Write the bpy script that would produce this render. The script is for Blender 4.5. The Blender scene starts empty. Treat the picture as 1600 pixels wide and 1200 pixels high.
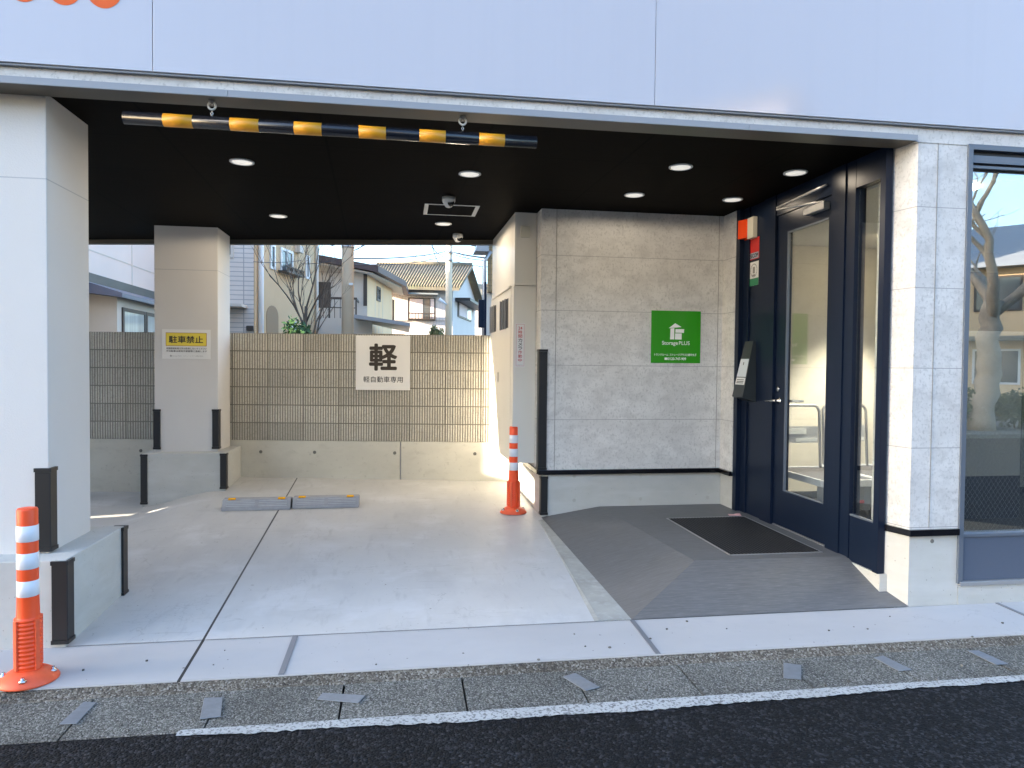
import bpy, bmesh, math, random
from mathutils import Vector, Matrix
rad = math.radians
sc = bpy.context.scene
col = sc.collection
random.seed(7)

# ------------------------------------------------------------------ camera
F, YAW, PITCH, ROLL, CAMH = 1113.3, rad(8.804), rad(1.4906), rad(0.5269), 1.47
_w = Vector((math.sin(YAW)*math.cos(PITCH), math.cos(YAW)*math.cos(PITCH), -math.sin(PITCH)))
_r0 = Vector((math.cos(YAW), -math.sin(YAW), 0)); _u0 = _r0.cross(_w)
_r = _r0*math.cos(ROLL) + _u0*math.sin(ROLL); _u = _r.cross(_w)
cam = bpy.data.cameras.new('camera'); cam.sensor_width = 36; cam.lens = 36*F/1600
cam.clip_start = 0.05; cam.clip_end = 2000
co = bpy.data.objects.new('camera', cam); col.objects.link(co)
m = Matrix((_r, _u, -_w)).transposed().to_4x4(); m.translation = Vector((0, 0, CAMH)); co.matrix_world = m
sc.camera = co

# ------------------------------------------------------------------ light
SUN = Vector((-1.0, -0.25, 0.235)).normalized()          # towards the sun: low, from the left along the facade
world = bpy.data.worlds.new("World"); sc.world = world; world.use_nodes = True
nt = world.node_tree; nt.nodes.clear()
sky = nt.nodes.new('ShaderNodeTexSky'); sky.sky_type = 'NISHITA'; sky.sun_disc = False
sky.sun_elevation = math.asin(SUN.z); sky.sun_rotation = math.atan2(SUN.x, SUN.y)
sky.altitude = 200; sky.air_density = 1.0; sky.dust_density = 2.2; sky.ozone_density = 2.6
bg = nt.nodes.new('ShaderNodeBackground'); bg.inputs[1].default_value = 0.15
wo = nt.nodes.new('ShaderNodeOutputWorld')
nt.links.new(sky.outputs[0], bg.inputs[0]); nt.links.new(bg.outputs[0], wo.inputs[0])
sl = bpy.data.lights.new('sun', 'SUN'); sl.energy = 4.5; sl.angle = rad(0.5); sl.color = (1.0, 0.86, 0.68)
so = bpy.data.objects.new('sun', sl); col.objects.link(so)
so.rotation_euler = (-SUN).to_track_quat('-Z', 'Y').to_euler(); so.location = (-20, 0, 20)
vs = sc.view_settings; vs.view_transform = 'Standard'; vs.look = 'None'; vs.gamma = 1
vs.exposure = 2.9

# ------------------------------------------------------------------ helpers: materials
def mat(name, color=(.5, .5, .5), rough=.6, metal=0.0, spec=.5, emit=None, var=(), bump=(), speck=None, coat=0, hair=()):
    """var: (scale xyz, detail, amount[, tint colour]); bump: (scale xyz, strength, distance); speck: (scale, thresh, colour)"""
    M = bpy.data.materials.new(name); M.use_nodes = True
    n = M.node_tree.nodes; L = M.node_tree.links; b = n['Principled BSDF']
    b.inputs['Roughness'].default_value = rough; b.inputs['Metallic'].default_value = metal
    b.inputs['Specular IOR Level'].default_value = spec
    if coat: b.inputs['Coat Weight'].default_value = coat; b.inputs['Coat Roughness'].default_value = .05
    b.inputs['Base Color'].default_value = (*color, 1)
    if emit: b.inputs['Emission Color'].default_value = (*emit[0], 1); b.inputs['Emission Strength'].default_value = emit[1]
    if not (var or bump or speck or hair): return M
    geo = n.new('ShaderNodeNewGeometry')
    def noise(scale, detail, rough_=.6):
        mp = n.new('ShaderNodeMapping'); mp.inputs['Scale'].default_value = scale if hasattr(scale, '__len__') else (scale,)*3
        L.new(geo.outputs['Position'], mp.inputs['Vector'])
        t = n.new('ShaderNodeTexNoise'); t.inputs['Scale'].default_value = 1; t.inputs['Detail'].default_value = detail
        t.inputs['Roughness'].default_value = rough_; L.new(mp.outputs[0], t.inputs['Vector']); return t.outputs['Fac']
    cur = None
    def mix(fac, a, bcol):
        x = n.new('ShaderNodeMix'); x.data_type = 'RGBA'
        if isinstance(fac, float): x.inputs[0].default_value = fac
        else: L.new(fac, x.inputs[0])
        for s, v in ((6, a), (7, bcol)):
            if isinstance(v, tuple): x.inputs[s].default_value = (*v, 1)
            else: L.new(v, x.inputs[s])
        return x.outputs[2]
    cur = color
    for v in var:
        f = noise(v[0], v[1]); lo, hi = (.36, .64)
        if len(v) > 4: lo, hi = v[4]
        r = n.new('ShaderNodeMapRange'); r.inputs[1].default_value = lo; r.inputs[2].default_value = hi
        L.new(f, r.inputs[0])
        tint = v[3] if len(v) > 3 and v[3] else tuple(c*(1-v[2]) for c in color)
        if len(v) > 3 and v[3]:
            k = n.new('ShaderNodeMath'); k.operation = 'MULTIPLY'; k.inputs[1].default_value = v[2]; L.new(r.outputs[0], k.inputs[0]); fac = k.outputs[0]
        else: fac = r.outputs[0]
        cur = mix(fac, cur, tint)
        if not (len(v) > 3 and v[3]) and cur is not None and v is not var[0]: pass
    if hair:
        for sc_, amt_ in hair:
            f = noise(sc_, 6, .55)
            d1 = n.new('ShaderNodeMath'); d1.operation = 'SUBTRACT'; d1.inputs[1].default_value = .5; L.new(f, d1.inputs[0])
            d2 = n.new('ShaderNodeMath'); d2.operation = 'ABSOLUTE'; L.new(d1.outputs[0], d2.inputs[0])
            d3 = n.new('ShaderNodeMapRange'); d3.inputs[1].default_value = .0; d3.inputs[2].default_value = .0035; d3.inputs[3].default_value = amt_; d3.inputs[4].default_value = 0; L.new(d2.outputs[0], d3.inputs[0])
            g0 = noise([x*.6 for x in sc_], 3); g1 = n.new('ShaderNodeMapRange'); g1.inputs[1].default_value = .52; g1.inputs[2].default_value = .60; L.new(g0, g1.inputs[0])
            d4 = n.new('ShaderNodeMath'); d4.operation = 'MULTIPLY'; L.new(d3.outputs[0], d4.inputs[0]); L.new(g1.outputs[0], d4.inputs[1])
            cur = mix(d4.outputs[0], cur, tuple(c*.55 for c in color))
    if speck:
        f = noise(speck[0], 1)
        r = n.new('ShaderNodeMapRange'); r.inputs[1].default_value = speck[1]; r.inputs[2].default_value = speck[1]+.04
        L.new(f, r.inputs[0]); cur = mix(r.outputs[0], cur, speck[2])
    if not isinstance(cur, tuple): L.new(cur, b.inputs['Base Color'])
    nrm = None
    for bp in bump:
        f = noise(bp[0], 4)
        u = n.new('ShaderNodeBump'); u.inputs['Strength'].default_value = bp[1]; u.inputs['Distance'].default_value = bp[2]
        L.new(f, u.inputs['Height'])
        if nrm: L.new(nrm, u.inputs['Normal'])
        nrm = u.outputs[0]
    if nrm: L.new(nrm, b.inputs['Normal'])
    return M

def add_lines(M, lines, color, strength=1.0):
    """draw thin joints: each (axis weights (a,b,c), offset list or (start,period), halfwidth, clip or None) on world position"""
    n = M.node_tree.nodes; L = M.node_tree.links; b = n['Principled BSDF']
    geo = n.new('ShaderNodeNewGeometry'); tot = None
    for w, off, hw in lines:
        d = n.new('ShaderNodeVectorMath'); d.operation = 'DOT_PRODUCT'; d.inputs[1].default_value = w
        L.new(geo.outputs['Position'], d.inputs[0]); v = d.outputs['Value']
        s = n.new('ShaderNodeMath'); s.operation = 'SUBTRACT'; s.inputs[1].default_value = off[0]; L.new(v, s.inputs[0]); v = s.outputs[0]
        if len(off) > 1:
            p = n.new('ShaderNodeMath'); p.operation = 'PINGPONG'; p.inputs[1].default_value = off[1]/2; L.new(v, p.inputs[0]); v = p.outputs[0]
        else:
            p = n.new('ShaderNodeMath'); p.operation = 'ABSOLUTE'; L.new(v, p.inputs[0]); v = p.outputs[0]
        c = n.new('ShaderNodeMath'); c.operation = 'LESS_THAN'; c.inputs[1].default_value = hw; L.new(v, c.inputs[0])
        if tot is None: tot = c.outputs[0]
        else:
            x = n.new('ShaderNodeMath'); x.operation = 'MAXIMUM'; L.new(tot, x.inputs[0]); L.new(c.outputs[0], x.inputs[1]); tot = x.outputs[0]
    k = n.new('ShaderNodeMath'); k.operation = 'MULTIPLY'; k.inputs[1].default_value = strength; L.new(tot, k.inputs[0])
    x = n.new('ShaderNodeMix'); x.data_type = 'RGBA'; L.new(k.outputs[0], x.inputs[0]); x.inputs[7].default_value = (*color, 1)
    ln = b.inputs['Base Color'].links
    if ln: L.new(ln[0].from_socket, x.inputs[6])
    else: x.inputs[6].default_value = b.inputs['Base Color'].default_value
    L.new(x.outputs[2], b.inputs['Base Color'])
    return M

def glass(name, tint=(.93, .95, .94), refl=1.0, wire=None, boost=0.0):
    M = bpy.data.materials.new(name); M.use_nodes = True; n = M.node_tree.nodes; L = M.node_tree.links; n.clear()
    o = n.new('ShaderNodeOutputMaterial'); t = n.new('ShaderNodeBsdfTransparent'); t.inputs[0].default_value = (*tint, 1)
    g = n.new('ShaderNodeBsdfGlossy'); g.inputs['Roughness'].default_value = 0.0; g.inputs[0].default_value = (1, 1, 1, 1)
    fr = n.new('ShaderNodeFresnel'); gb = n.new('ShaderNodeNewGeometry'); io = n.new('ShaderNodeMath'); io.operation = 'MULTIPLY_ADD'
    io.inputs[1].default_value = 1/1.52-1.52; io.inputs[2].default_value = 1.52; L.new(gb.outputs['Backfacing'], io.inputs[0]); L.new(io.outputs[0], fr.inputs[0])
    k = n.new('ShaderNodeMath'); k.operation = 'MULTIPLY_ADD'; k.inputs[1].default_value = refl; k.inputs[2].default_value = boost; k.use_clamp = True
    L.new(fr.outputs[0], k.inputs[0])
    x = n.new('ShaderNodeMixShader'); L.new(k.outputs[0], x.inputs[0]); L.new(t.outputs[0], x.inputs[1]); L.new(g.outputs[0], x.inputs[2])
    L.new(x.outputs[0], o.inputs[0]); return M

# ------------------------------------------------------------------ helpers: meshes
class MB:
    def __init__(s): s.bm = bmesh.new()
    def box(s, x0, x1, y0, y1, z0, z1, bev=0.0):
        vs_ = [s.bm.verts.new((x, y, z)) for x in (x0, x1) for y in (y0, y1) for z in (z0, z1)]
        fs = [(0, 1, 3, 2), (4, 6, 7, 5), (0, 4, 5, 1), (2, 3, 7, 6), (0, 2, 6, 4), (1, 5, 7, 3)]
        ff = [s.bm.faces.new([vs_[i] for i in f]) for f in fs]
        if bev:
            es = list({e for f in ff for e in f.edges})
            bmesh.ops.bevel(s.bm, geom=es, offset=bev, segments=2, affect='EDGES', profile=.5)
        return s
    def hexa(s, b, t):                                   # 4 bottom + 4 top corners
        v = [s.bm.verts.new(p) for p in b] + [s.bm.verts.new(p) for p in t]
        k = len(b)
        s.bm.faces.new(v[:k][::-1]); s.bm.faces.new(v[k:])
        for i in range(k): s.bm.faces.new((v[i], v[(i+1) % k], v[k+(i+1) % k], v[k+i]))
        return s
    def prism(s, xy, z0, z1):
        return s.hexa([(x, y, z0) for x, y in xy], [(x, y, z1) for x, y in xy])
    def obox(s, c, ax, ay, az):                           # centre and three half-axis vectors
        c, ax, ay, az = map(Vector, (c, ax, ay, az))
        b = [c-ax-ay-az, c+ax-ay-az, c+ax+ay-az, c-ax+ay-az]
        return s.hexa(b, [p+2*az for p in b])
    def face(s, pts):
        s.bm.faces.new([s.bm.verts.new(p) for p in pts]); return s
    def tube(s, path, r, n=8, cap=True):
        path = [Vector(p) for p in path]; rs = r if hasattr(r, '__len__') else [r]*len(path)
        rings = []; up = None
        for i, p in enumerate(path):
            d = (path[min(i+1, len(path)-1)] - path[max(i-1, 0)]).normalized()
            if up is None: up = Vector((0, 0, 1)) if abs(d.z) < .9 else Vector((1, 0, 0))
            a = d.cross(up)
            if a.length < 1e-4: a = d.cross(Vector((0, 1, 0)))
            a.normalize(); bb = a.cross(d).normalized(); up = bb
            rings.append([s.bm.verts.new(p + rs[i]*(a*math.cos(2*math.pi*k/n) + bb*math.sin(2*math.pi*k/n))) for k in range(n)])
        for A, B in zip(rings, rings[1:]):
            for k in range(n):
                f = s.bm.faces.new((A[k], A[(k+1) % n], B[(k+1) % n], B[k])); f.smooth = n > 5
        if cap: s.bm.faces.new(rings[0][::-1]); s.bm.faces.new(rings[-1])
        return s
    def lathe(s, prof, c=(0, 0, 0), n=28, M=None):
        c = Vector(c); rings = []
        for r, z in prof:
            ring = []
            for k in range(n):
                p = Vector((r*math.cos(2*math.pi*k/n), r*math.sin(2*math.pi*k/n), z))
                if M: p = M @ p
                ring.append(s.bm.verts.new(c+p))
            rings.append(ring)
        for A, B in zip(rings, rings[1:]):
            for k in range(n):
                f = s.bm.faces.new((A[k], A[(k+1) % n], B[(k+1) % n], B[k])); f.smooth = True
        s.bm.faces.new(rings[0][::-1]); s.bm.faces.new(rings[-1])
        return s
    def torus(s, c, R, r, ax='y', n=24, k=10):
        c = Vector(c); g = []
        for i in range(n):
            a = 2*math.pi*i/n; ring = []
            for j in range(k):
                b = 2*math.pi*j/k; q = R + r*math.cos(b)
                p = (q*math.cos(a), r*math.sin(b), q*math.sin(a)) if ax == 'y' else (r*math.sin(b), q*math.cos(a), q*math.sin(a))
                ring.append(s.bm.verts.new(c+Vector(p)))
            g.append(ring)
        for i in range(n):
            for j in range(k):
                f = s.bm.faces.new((g[i][j], g[(i+1) % n][j], g[(i+1) % n][(j+1) % k], g[i][(j+1) % k])); f.smooth = True
        return s
    def build(s, name, mt, parent=None, origin=None):
        bmesh.ops.recalc_face_normals(s.bm, faces=s.bm.faces[:])
        if parent is not None: base = worg(parent)
        elif origin is not None: base = Vector(origin)
        else:
            v = [x.co for x in s.bm.verts]
            base = Vector(((min(p.x for p in v)+max(p.x for p in v))/2, (min(p.y for p in v)+max(p.y for p in v))/2, min(p.z for p in v)))
        for x in s.bm.verts: x.co -= base
        me = bpy.data.meshes.new(name); s.bm.to_mesh(me); s.bm.free()
        me.materials.append(mt)
        o = bpy.data.objects.new(name, me); col.objects.link(o)
        if parent is not None: o.parent = parent
        else: o.location = base
        return o
def worg(o):
    v = Vector((0, 0, 0))
    while o is not None: v += o.location; o = o.parent
    return v
def tag(o, label, cat, group=None):
    o['label'] = label; o['category'] = cat
    if group: o['group'] = group
    return o
def thing(name, loc, label, cat, group=None):
    o = bpy.data.objects.new(name, None); col.objects.link(o); o.location = loc; o.empty_display_size = .1
    return tag(o, label, cat, group)
def struct(o): o['kind'] = 'structure'; return o
def dup(root, loc, label, group=None):
    r = root.copy(); col.objects.link(r); r.location = loc; r['label'] = label
    if group: r['group'] = group
    for ch in list(root.children):
        c = ch.copy(); col.objects.link(c); c.parent = r
        for g in list(ch.children):
            d = g.copy(); col.objects.link(d); d.parent = c
    return r
def P(px, py, Y):                                         # point of the photograph at depth Y
    d = _w + _r*((px-800)/F) - _u*((py-600)/F)
    return Vector((0, 0, CAMH)) + d*(Y/d.y)
def G(px, py, z):
    d = _w + _r*((px-800)/F) - _u*((py-600)/F)
    return Vector((0, 0, CAMH)) + d*((z-CAMH)/d.z)

def text(body, box, org, right, up, mt, parent, name='lettering', bold=0.0, lift=.0015, vertical=False, keep=False):
    """flat lettering fitted into box=(x0,y0,x1,y1) of a board with origin org and axes right/up (metres)"""
    right, up, org = Vector(right), Vector(up), Vector(org); nrm = right.cross(up)
    cu = bpy.data.curves.new('t', 'FONT'); cu.body = body; cu.size = 1; cu.resolution_u = 4
    if vertical: cu.body = '\n'.join(body); cu.align_x = 'CENTER'; cu.space_line = .8
    ob = bpy.data.objects.new('t', cu); col.objects.link(ob)
    dg = bpy.context.evaluated_depsgraph_get(); dg.update()
    me = bpy.data.meshes.new_from_object(ob.evaluated_get(dg)); bpy.data.objects.remove(ob)
    xs = [v.co.x for v in me.vertices]; ys = [v.co.y for v in me.vertices]
    if not xs: return None
    x0, x1, y0, y1 = min(xs), max(xs), min(ys), max(ys)
    sx = (box[2]-box[0])/(x1-x0); sy = (box[3]-box[1])/(y1-y0)
    if keep: sx = sy = min(sx, sy)
    cx, cy = (box[0]+box[2])/2, (box[1]+box[3])/2
    base = worg(parent)
    if bold:                                              # heavier strokes: shifted copies a hair apart
        bmx = bmesh.new(); src = bmesh.new(); src.from_mesh(me)
        wd_ = (x1-x0)/max(1, len(body)) if not vertical else (x1-x0)
        for i_, (dx_, dy_) in enumerate(((0, 0), (1, 0), (-1, 0), (0, 1), (0, -1), (.7, .7), (-.7, .7), (.7, -.7), (-.7, -.7))):
            c2 = src.copy()
            for v in c2.verts: v.co += Vector((dx_*bold, dy_*bold, i_*.0012))
            tmp = bpy.data.meshes.new('t'); c2.to_mesh(tmp); bmx.from_mesh(tmp); bpy.data.meshes.remove(tmp); c2.free()
        bmx.to_mesh(me); bmx.free(); src.free()
    for v in me.vertices:
        v.co = org + right*(cx+(v.co.x-(x0+x1)/2)*sx) + up*(cy+(v.co.y-(y0+y1)/2)*sy) + nrm*(lift+v.co.z*.05) - base
    me.materials.clear(); me.materials.append(mt); me.name = name
    o = bpy.data.objects.new(name, me); col.objects.link(o); o.parent = parent
    return o
def rectmb(org, right, up, rects, lift=.0015, th=.0006):
    right, up, org = Vector(right), Vector(up), Vector(org); nrm = right.cross(up); q = MB()
    for pl in rects:
        if len(pl) == 4 and not hasattr(pl[0], '__len__'):
            x0, y0, x1, y1 = pl; pl = [(x0, y0), (x1, y0), (x1, y1), (x0, y1)]
        b = [org+right*x+up*y+nrm*(lift-th) for x, y in pl]
        q.hexa(b, [p+nrm*th for p in b])
    return q

# ------------------------------------------------------------------ materials
M_panel = mat('glossy white facade panel', (.455, .455, .50), .07, spec=.5, var=[((.35, .35, .35), 2, .03), ((9, 9, .22), 5, .35, (.42, .42, .465), (.5, .72))], bump=[((.8, .8, .35), .09, .03)])
M_joint = mat('dark joint', (.05, .05, .06), .8)
M_stucco = mat('fine white stucco', (.64, .62, .59), .75, var=[((.8, .8, .5), 4, .05)], bump=[((130, 130, 130), .45, .003)])
add_lines(M_stucco, [((0, 0, 1), (2.425,), .003)], (.42, .42, .42))
M_conc = mat('cast concrete', (.51, .51, .475), .8, var=[((1.5, 1.5, 2.2), 6, .16), ((9, 9, 14), 5, .5, (.46, .45, .40), (.5, .75)), ((1.2, 1.2, 7), 3, .35, (.62, .62, .60), (.5, .7))],
             bump=[((60, 60, 60), .12, .004)], speck=((70, 70, 70), .735, (.25, .24, .21)))
M_floor = mat('trowelled concrete floor', (.54, .535, .515), .48, spec=.4,
              var=[((.55, .5, 1), 5, .12), ((3.5, 1.2, 1), 6, .6, (.42, .42, .415), (.50, .72)), ((2.2, 2.2, 1), 9, .7, (.60, .60, .595), (.52, .68)), ((15, 3.5, 2), 8, .6, (.37, .365, .35), (.58, .75)),
                   ((2.2, 26, 2), 5, .45, (.34, .335, .32), (.62, .74)), ((1.1, 1.6, 1), 9, .5, (.36, .35, .33), (.60, .74))],
              bump=[((30, 30, 30), .06, .003)], hair=[((1.6, 1.1, 1), .55), ((3.0, .8, 1), .45), ((.9, 2.6, 1), .45)], speck=((45, 45, 45), .765, (.2, .18, .16)))
add_lines(M_floor, [((1, .030, 0), (-.912,), .0065), ((0, 1, 0), (3.935,), .0025)], (.035, .035, .035))
M_apron = mat('pale concrete apron', (.47, .46, .45), .6, spec=.3, var=[((.8, 1.5, 1), 5, .09), ((7, 9, 3), 6, .5, (.42, .42, .42), (.52, .75))],
              bump=[((70, 70, 70), .1, .003)], hair=[((1.5, 2.0, 1), .4)], speck=((42, 42, 42), .755, (.14, .13, .12)))
add_lines(M_apron, [((1, .030, 0), (-.912,), .0075)], (.03, .03, .03))
def aggregate(name, c1, c2, c3, scale, bump, rough=.9, seam=None):
    M = bpy.data.materials.new(name); M.use_nodes = True; n = M.node_tree.nodes; L = M.node_tree.links; b = n['Principled BSDF']
    geo = n.new('ShaderNodeNewGeometry')
    v = n.new('ShaderNodeTexVoronoi'); v.inputs['Scale'].default_value = scale; L.new(geo.outputs['Position'], v.inputs['Vector'])
    r = n.new('ShaderNodeValToRGB'); L.new(v.outputs['Color'], r.inputs[0]); e = r.color_ramp.elements
    e[0].color = (*c1, 1); e[1].color = (*c3, 1); e[0].position = .15; e[1].position = .95
    x = e.new(.6); x.color = (*c2, 1)
    ns = n.new('ShaderNodeTexNoise'); ns.inputs['Scale'].default_value = 2.2; ns.inputs['Detail'].default_value = 5; L.new(geo.outputs['Position'], ns.inputs['Vector'])
    mr = n.new('ShaderNodeMapRange'); mr.inputs[1].default_value = .3; mr.inputs[2].default_value = .7; mr.inputs[3].default_value = .72; mr.inputs[4].default_value = 1.15; L.new(ns.outputs[0], mr.inputs[0])
    mx = n.new('ShaderNodeMix'); mx.data_type = 'RGBA'; mx.blend_type = 'MULTIPLY'; mx.inputs[0].default_value = 1
    L.new(r.outputs[0], mx.inputs[6]); L.new(mr.outputs[0], mx.inputs[7]); L.new(mx.outputs[2], b.inputs['Base Color'])
    b.inputs['Roughness'].default_value = rough; b.inputs['Specular IOR Level'].default_value = .2
    bp = n.new('ShaderNodeBump'); bp.inputs['Strength'].default_value = bump; bp.inputs['Distance'].default_value = .006
    L.new(v.outputs['Distance'], bp.inputs['Height']); bp.invert = True
    n2 = n.new('ShaderNodeTexNoise'); n2.inputs['Scale'].default_value = scale*1.7; n2.inputs['Detail'].default_value = 3; L.new(geo.outputs['Position'], n2.inputs['Vector'])
    b2 = n.new('ShaderNodeBump'); b2.inputs['Strength'].default_value = bump*.7; b2.inputs['Distance'].default_value = .004
    L.new(n2.outputs[0], b2.inputs['Height']); L.new(bp.outputs[0], b2.inputs['Normal']); L.new(b2.outputs[0], b.inputs['Normal'])
    return M
M_asphalt = aggregate('fresh asphalt', (.0035, .0037, .004), (.0085, .009, .0105), (.045, .046, .050), 85, 1.0, .85)
M_gutter = aggregate('exposed aggregate concrete', (.065, .063, .054), (.165, .16, .14), (.36, .35, .315), 165, .6)
M_kerb = aggregate('weathered kerb edge', (.07, .06, .05), (.16, .14, .11), (.34, .32, .28), 120, .8)
M_line = mat('worn white road paint', (.45, .45, .43), .8, var=[((75, 75, 75), 6, .85, (.11, .11, .105), (.51, .58)), ((5, 5, 5), 4, .45, (.3, .3, .28), (.45, .7))], bump=[((130, 130, 130), .5, .004)])
M_tile = mat('grey stone look tile', (.135, .137, .138), .5, spec=.5, var=[((5, 75, 0), 5, .24), ((12, 180, 0), 4, .55, (.225, .23, .235), (.52, .72)), ((1.2, 2, 0), 5, .35, (.17, .172, .175), (.5, .7))], bump=[((14, 200, 0), .10, .002)])
M_siding = mat('concrete look siding', (.66, .65, .625), .6, spec=.3,
               var=[((3.0, 3.0, 5.0), 9, .14), ((7, 7, 9), 12, .65, (.47, .46, .445), (.49, .66)), ((60, 60, 42), 9, .75, (.40, .395, .38), (.53, .66)), ((22, 22, 48), 9, .55, (.43, .425, .41), (.55, .68)), ((5, 5, 7), 9, .35, (.68, .67, .65), (.54, .70))])
add_lines(M_siding, [((0, 0, 1), (.002, .4915), .0022)], (.27, .27, .27), .9)
M_soffit = mat('black ceiling board', (.0060, .0048, .0036), .6, spec=.02, var=[((1.5, 14, 1), 4, .2)])
add_lines(M_soffit, [((1, .036, 0), (-.31, .98), .008), ((0, 1, 0), (4.75, .835), .006)], (.0008, .0008, .0008))
M_flash = mat('grey metal flashing', (.26, .28, .31), .42, metal=.0, spec=.5)
M_lipm = mat('brown metal trim', (.10, .088, .07), .38, spec=.5)
M_black = mat('black rubber guard', (.010, .010, .011), .45, bump=[((60, 60, 60), .05, .002)])
M_blackgloss = mat('black gloss trim', (.006, .006, .008), .15)
M_navy = mat('dark blue grey aluminium', (.007, .013, .029), .3, spec=.2)
M_frame = mat('grey blue aluminium frame', (.105, .125, .155), .38, spec=.5)
M_spandrel = mat('slate blue panel', (.085, .105, .145), .35, spec=.5)
M_slot = mat('dark slot', (.02, .02, .022), .5)
M_steel = mat('brushed steel', (.62, .62, .60), .25, metal=1)
M_alu = mat('grey aluminium', (.40, .40, .40), .4, metal=.6)
M_plate = mat('grey metal plate', (.24, .26, .28), .55, metal=.35, var=[((40, 40, 40), 4, .15)], bump=[((160, 160, 160), .25, .002)])
M_white = mat('white plastic', (.74, .74, .72), .4)
M_lens = mat('frosted lamp lens', (.80, .80, .78), .5, emit=((1.0, .95, .85), .085))
M_cream = mat('cream plastic', (.60, .57, .46), .45)
M_dark = mat('black plastic lens', (.01, .01, .01), .12)
M_orange = mat('orange post plastic', (.95, .085, .014), .42, var=[((6, 6, 6), 3, .06)])
M_orange2 = mat('faded orange base', (.90, .12, .04), .5, var=[((12, 12, 12), 4, .12)])
M_band = mat('white reflective band', (.74, .75, .78), .35)
M_yellow = mat('yellow band', (.78, .33, .015), .4)
M_barblk = mat('black bar', (.012, .013, .018), .22)
M_cab = mat('ivory steel cabinet', (.72, .69, .62), .32, spec=.5, var=[((1, 1, 1), 3, .03)])
M_board = mat('white sign board', (.74, .73, .70), .4)
M_ink = mat('dark brown ink', (.035, .028, .02), .6)
M_greyink = mat('grey ink', (.28, .27, .25), .6)
M_red = mat('red ink', (.50, .02, .02), .5)
M_signyel = mat('sign yellow', (.76, .60, .06), .45)
M_signbrd = mat('sign border brown', (.40, .17, .03), .5)
M_green = mat('green sign', (.032, .30, .012), .16, spec=.6)
M_signwht = mat('sign white', (.84, .86, .82), .4)
M_orangeink = mat('orange lettering', (.72, .12, .025), .5, spec=.2)
M_mat = mat('dark bristle mat', (.022, .022, .020), .95, bump=[((260, 260, 30), .6, .004)])
def blockmat(nm, k): return mat(nm, (.57*k, .545*k, .475*k), .92, var=[((1.1, 1.1, 2.4), 5, .14), ((60, 60, 60), 3, .6, (.35*k, .325*k, .27*k), (.50, .64)), ((9, 9, 5), 4, .45, (.44*k, .415*k, .345*k), (.53, .75))], bump=[((140, 140, 140), .7, .004)])
M_blocks = [blockmat('ribbed concrete block', 1.0), blockmat('ribbed block darker', .86), blockmat('ribbed block paler', 1.1)]
M_mortar = mat('mortar', (.21, .20, .17), .95)
M_dirtconc = mat('weathered concrete base', (.58, .56, .48), .85, var=[((1.2, 1.2, 1.8), 6, .14), ((5, 5, 11), 7, .6, (.43, .41, .34), (.53, .75)), ((22, 22, 22), 5, .6, (.33, .31, .26), (.60, .75))], bump=[((60, 60, 60), .15, .004)])
M_hole2 = mat('filled tie hole', (.43, .42, .38), .9)
M_hole = mat('tie hole', (.16, .155, .14), .9)
M_stop = mat('grey concrete wheel stop', (.33, .34, .36), .75, var=[((12, 12, 12), 5, .16)], bump=[((90, 90, 90), .2, .003)])
M_reflector = mat('amber reflector', (.80, .40, .01), .25)
M_wallin = mat('beige wallpaper', (.70, .66, .56), .8)
M_floorin = mat('dark interior floor', (.06, .06, .062), .4)
M_lampin = mat('lit downlight', (1, .9, .7), .5, emit=((1.0, .80, .50), 9))
M_glass = glass('door glass', refl=1.7, boost=.02)
M_winglass = glass('window glass', tint=(.80, .83, .82), refl=1.6, boost=.22)
M_ground = mat('distant ground', (.13, .13, .125), .9, var=[((.2, .2, .2), 5, .3)])

# ------------------------------------------------------------------ ground
def fz(x, y):                                             # parking floor height
    t = min(1, max(0, (x+2.62)/.75)); t = t*t*(3-2*t)
    return max(0, .040*(y-3.93))*t + .004
q = MB(); q.face([(-400, -400, -.09), (400, -400, -.09), (400, 600, -.09), (-400, 600, -.09)]); struct(q.build('ground', M_ground))
q = MB(); q.face([(-60, -6.0, -.05), (60, -6.0, -.05), (60, 3.055, -.05), (-60, 3.055, -.05)]); struct(q.build('road', M_asphalt))
q = MB(); q.box(-60, 60, -8.2, -6.0, -.085, .04, 0); struct(q.build('pavement', M_gutter))
# gutter of aggregate blocks with open joints between them
q = MB(); js = []
for a, b in (((151, 1086), (94, 1156)), ((350, 1074), (321, 1139)), ((537, 1062), (532, 1126)), ((716, 1050), (734, 1112)), ((890, 1045), (922, 1099)), ((1047, 1032), (1104, 1088)), ((1217, 1027), (1266, 1075)), ((1355, 1015), (1439, 1065)), ((1494, 1006), (1590, 1051))):
    js.append((G(*a, -.045).x+G(*b, -.045).x)/2)
js = [js[0]-.6*k for k in range(14, 0, -1)] + js + [js[-1]+.6*k for k in range(1, 20)]
rr = random.Random(3)
for a, b in zip(js, js[1:]):
    g = .0045; j1 = rr.uniform(-.004, .004)
    q.hexa([(a+g, 3.058, -.12), (b-g, 3.058, -.12), (b-g+j1, 3.41, -.12), (a+g+j1, 3.41, -.12)], [(a+g, 3.058, -.047), (b-g, 3.058, -.047), (b-g+j1, 3.41, -.040), (a+g+j1, 3.41, -.040)])
struct(q.build('gutter', M_gutter))
q = MB(); q.face([(-9, 3.05, -.085), (15, 3.05, -.085), (15, 3.45, -.085), (-9, 3.45, -.085)]); struct(q.build('gutter_bed', M_joint))
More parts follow.
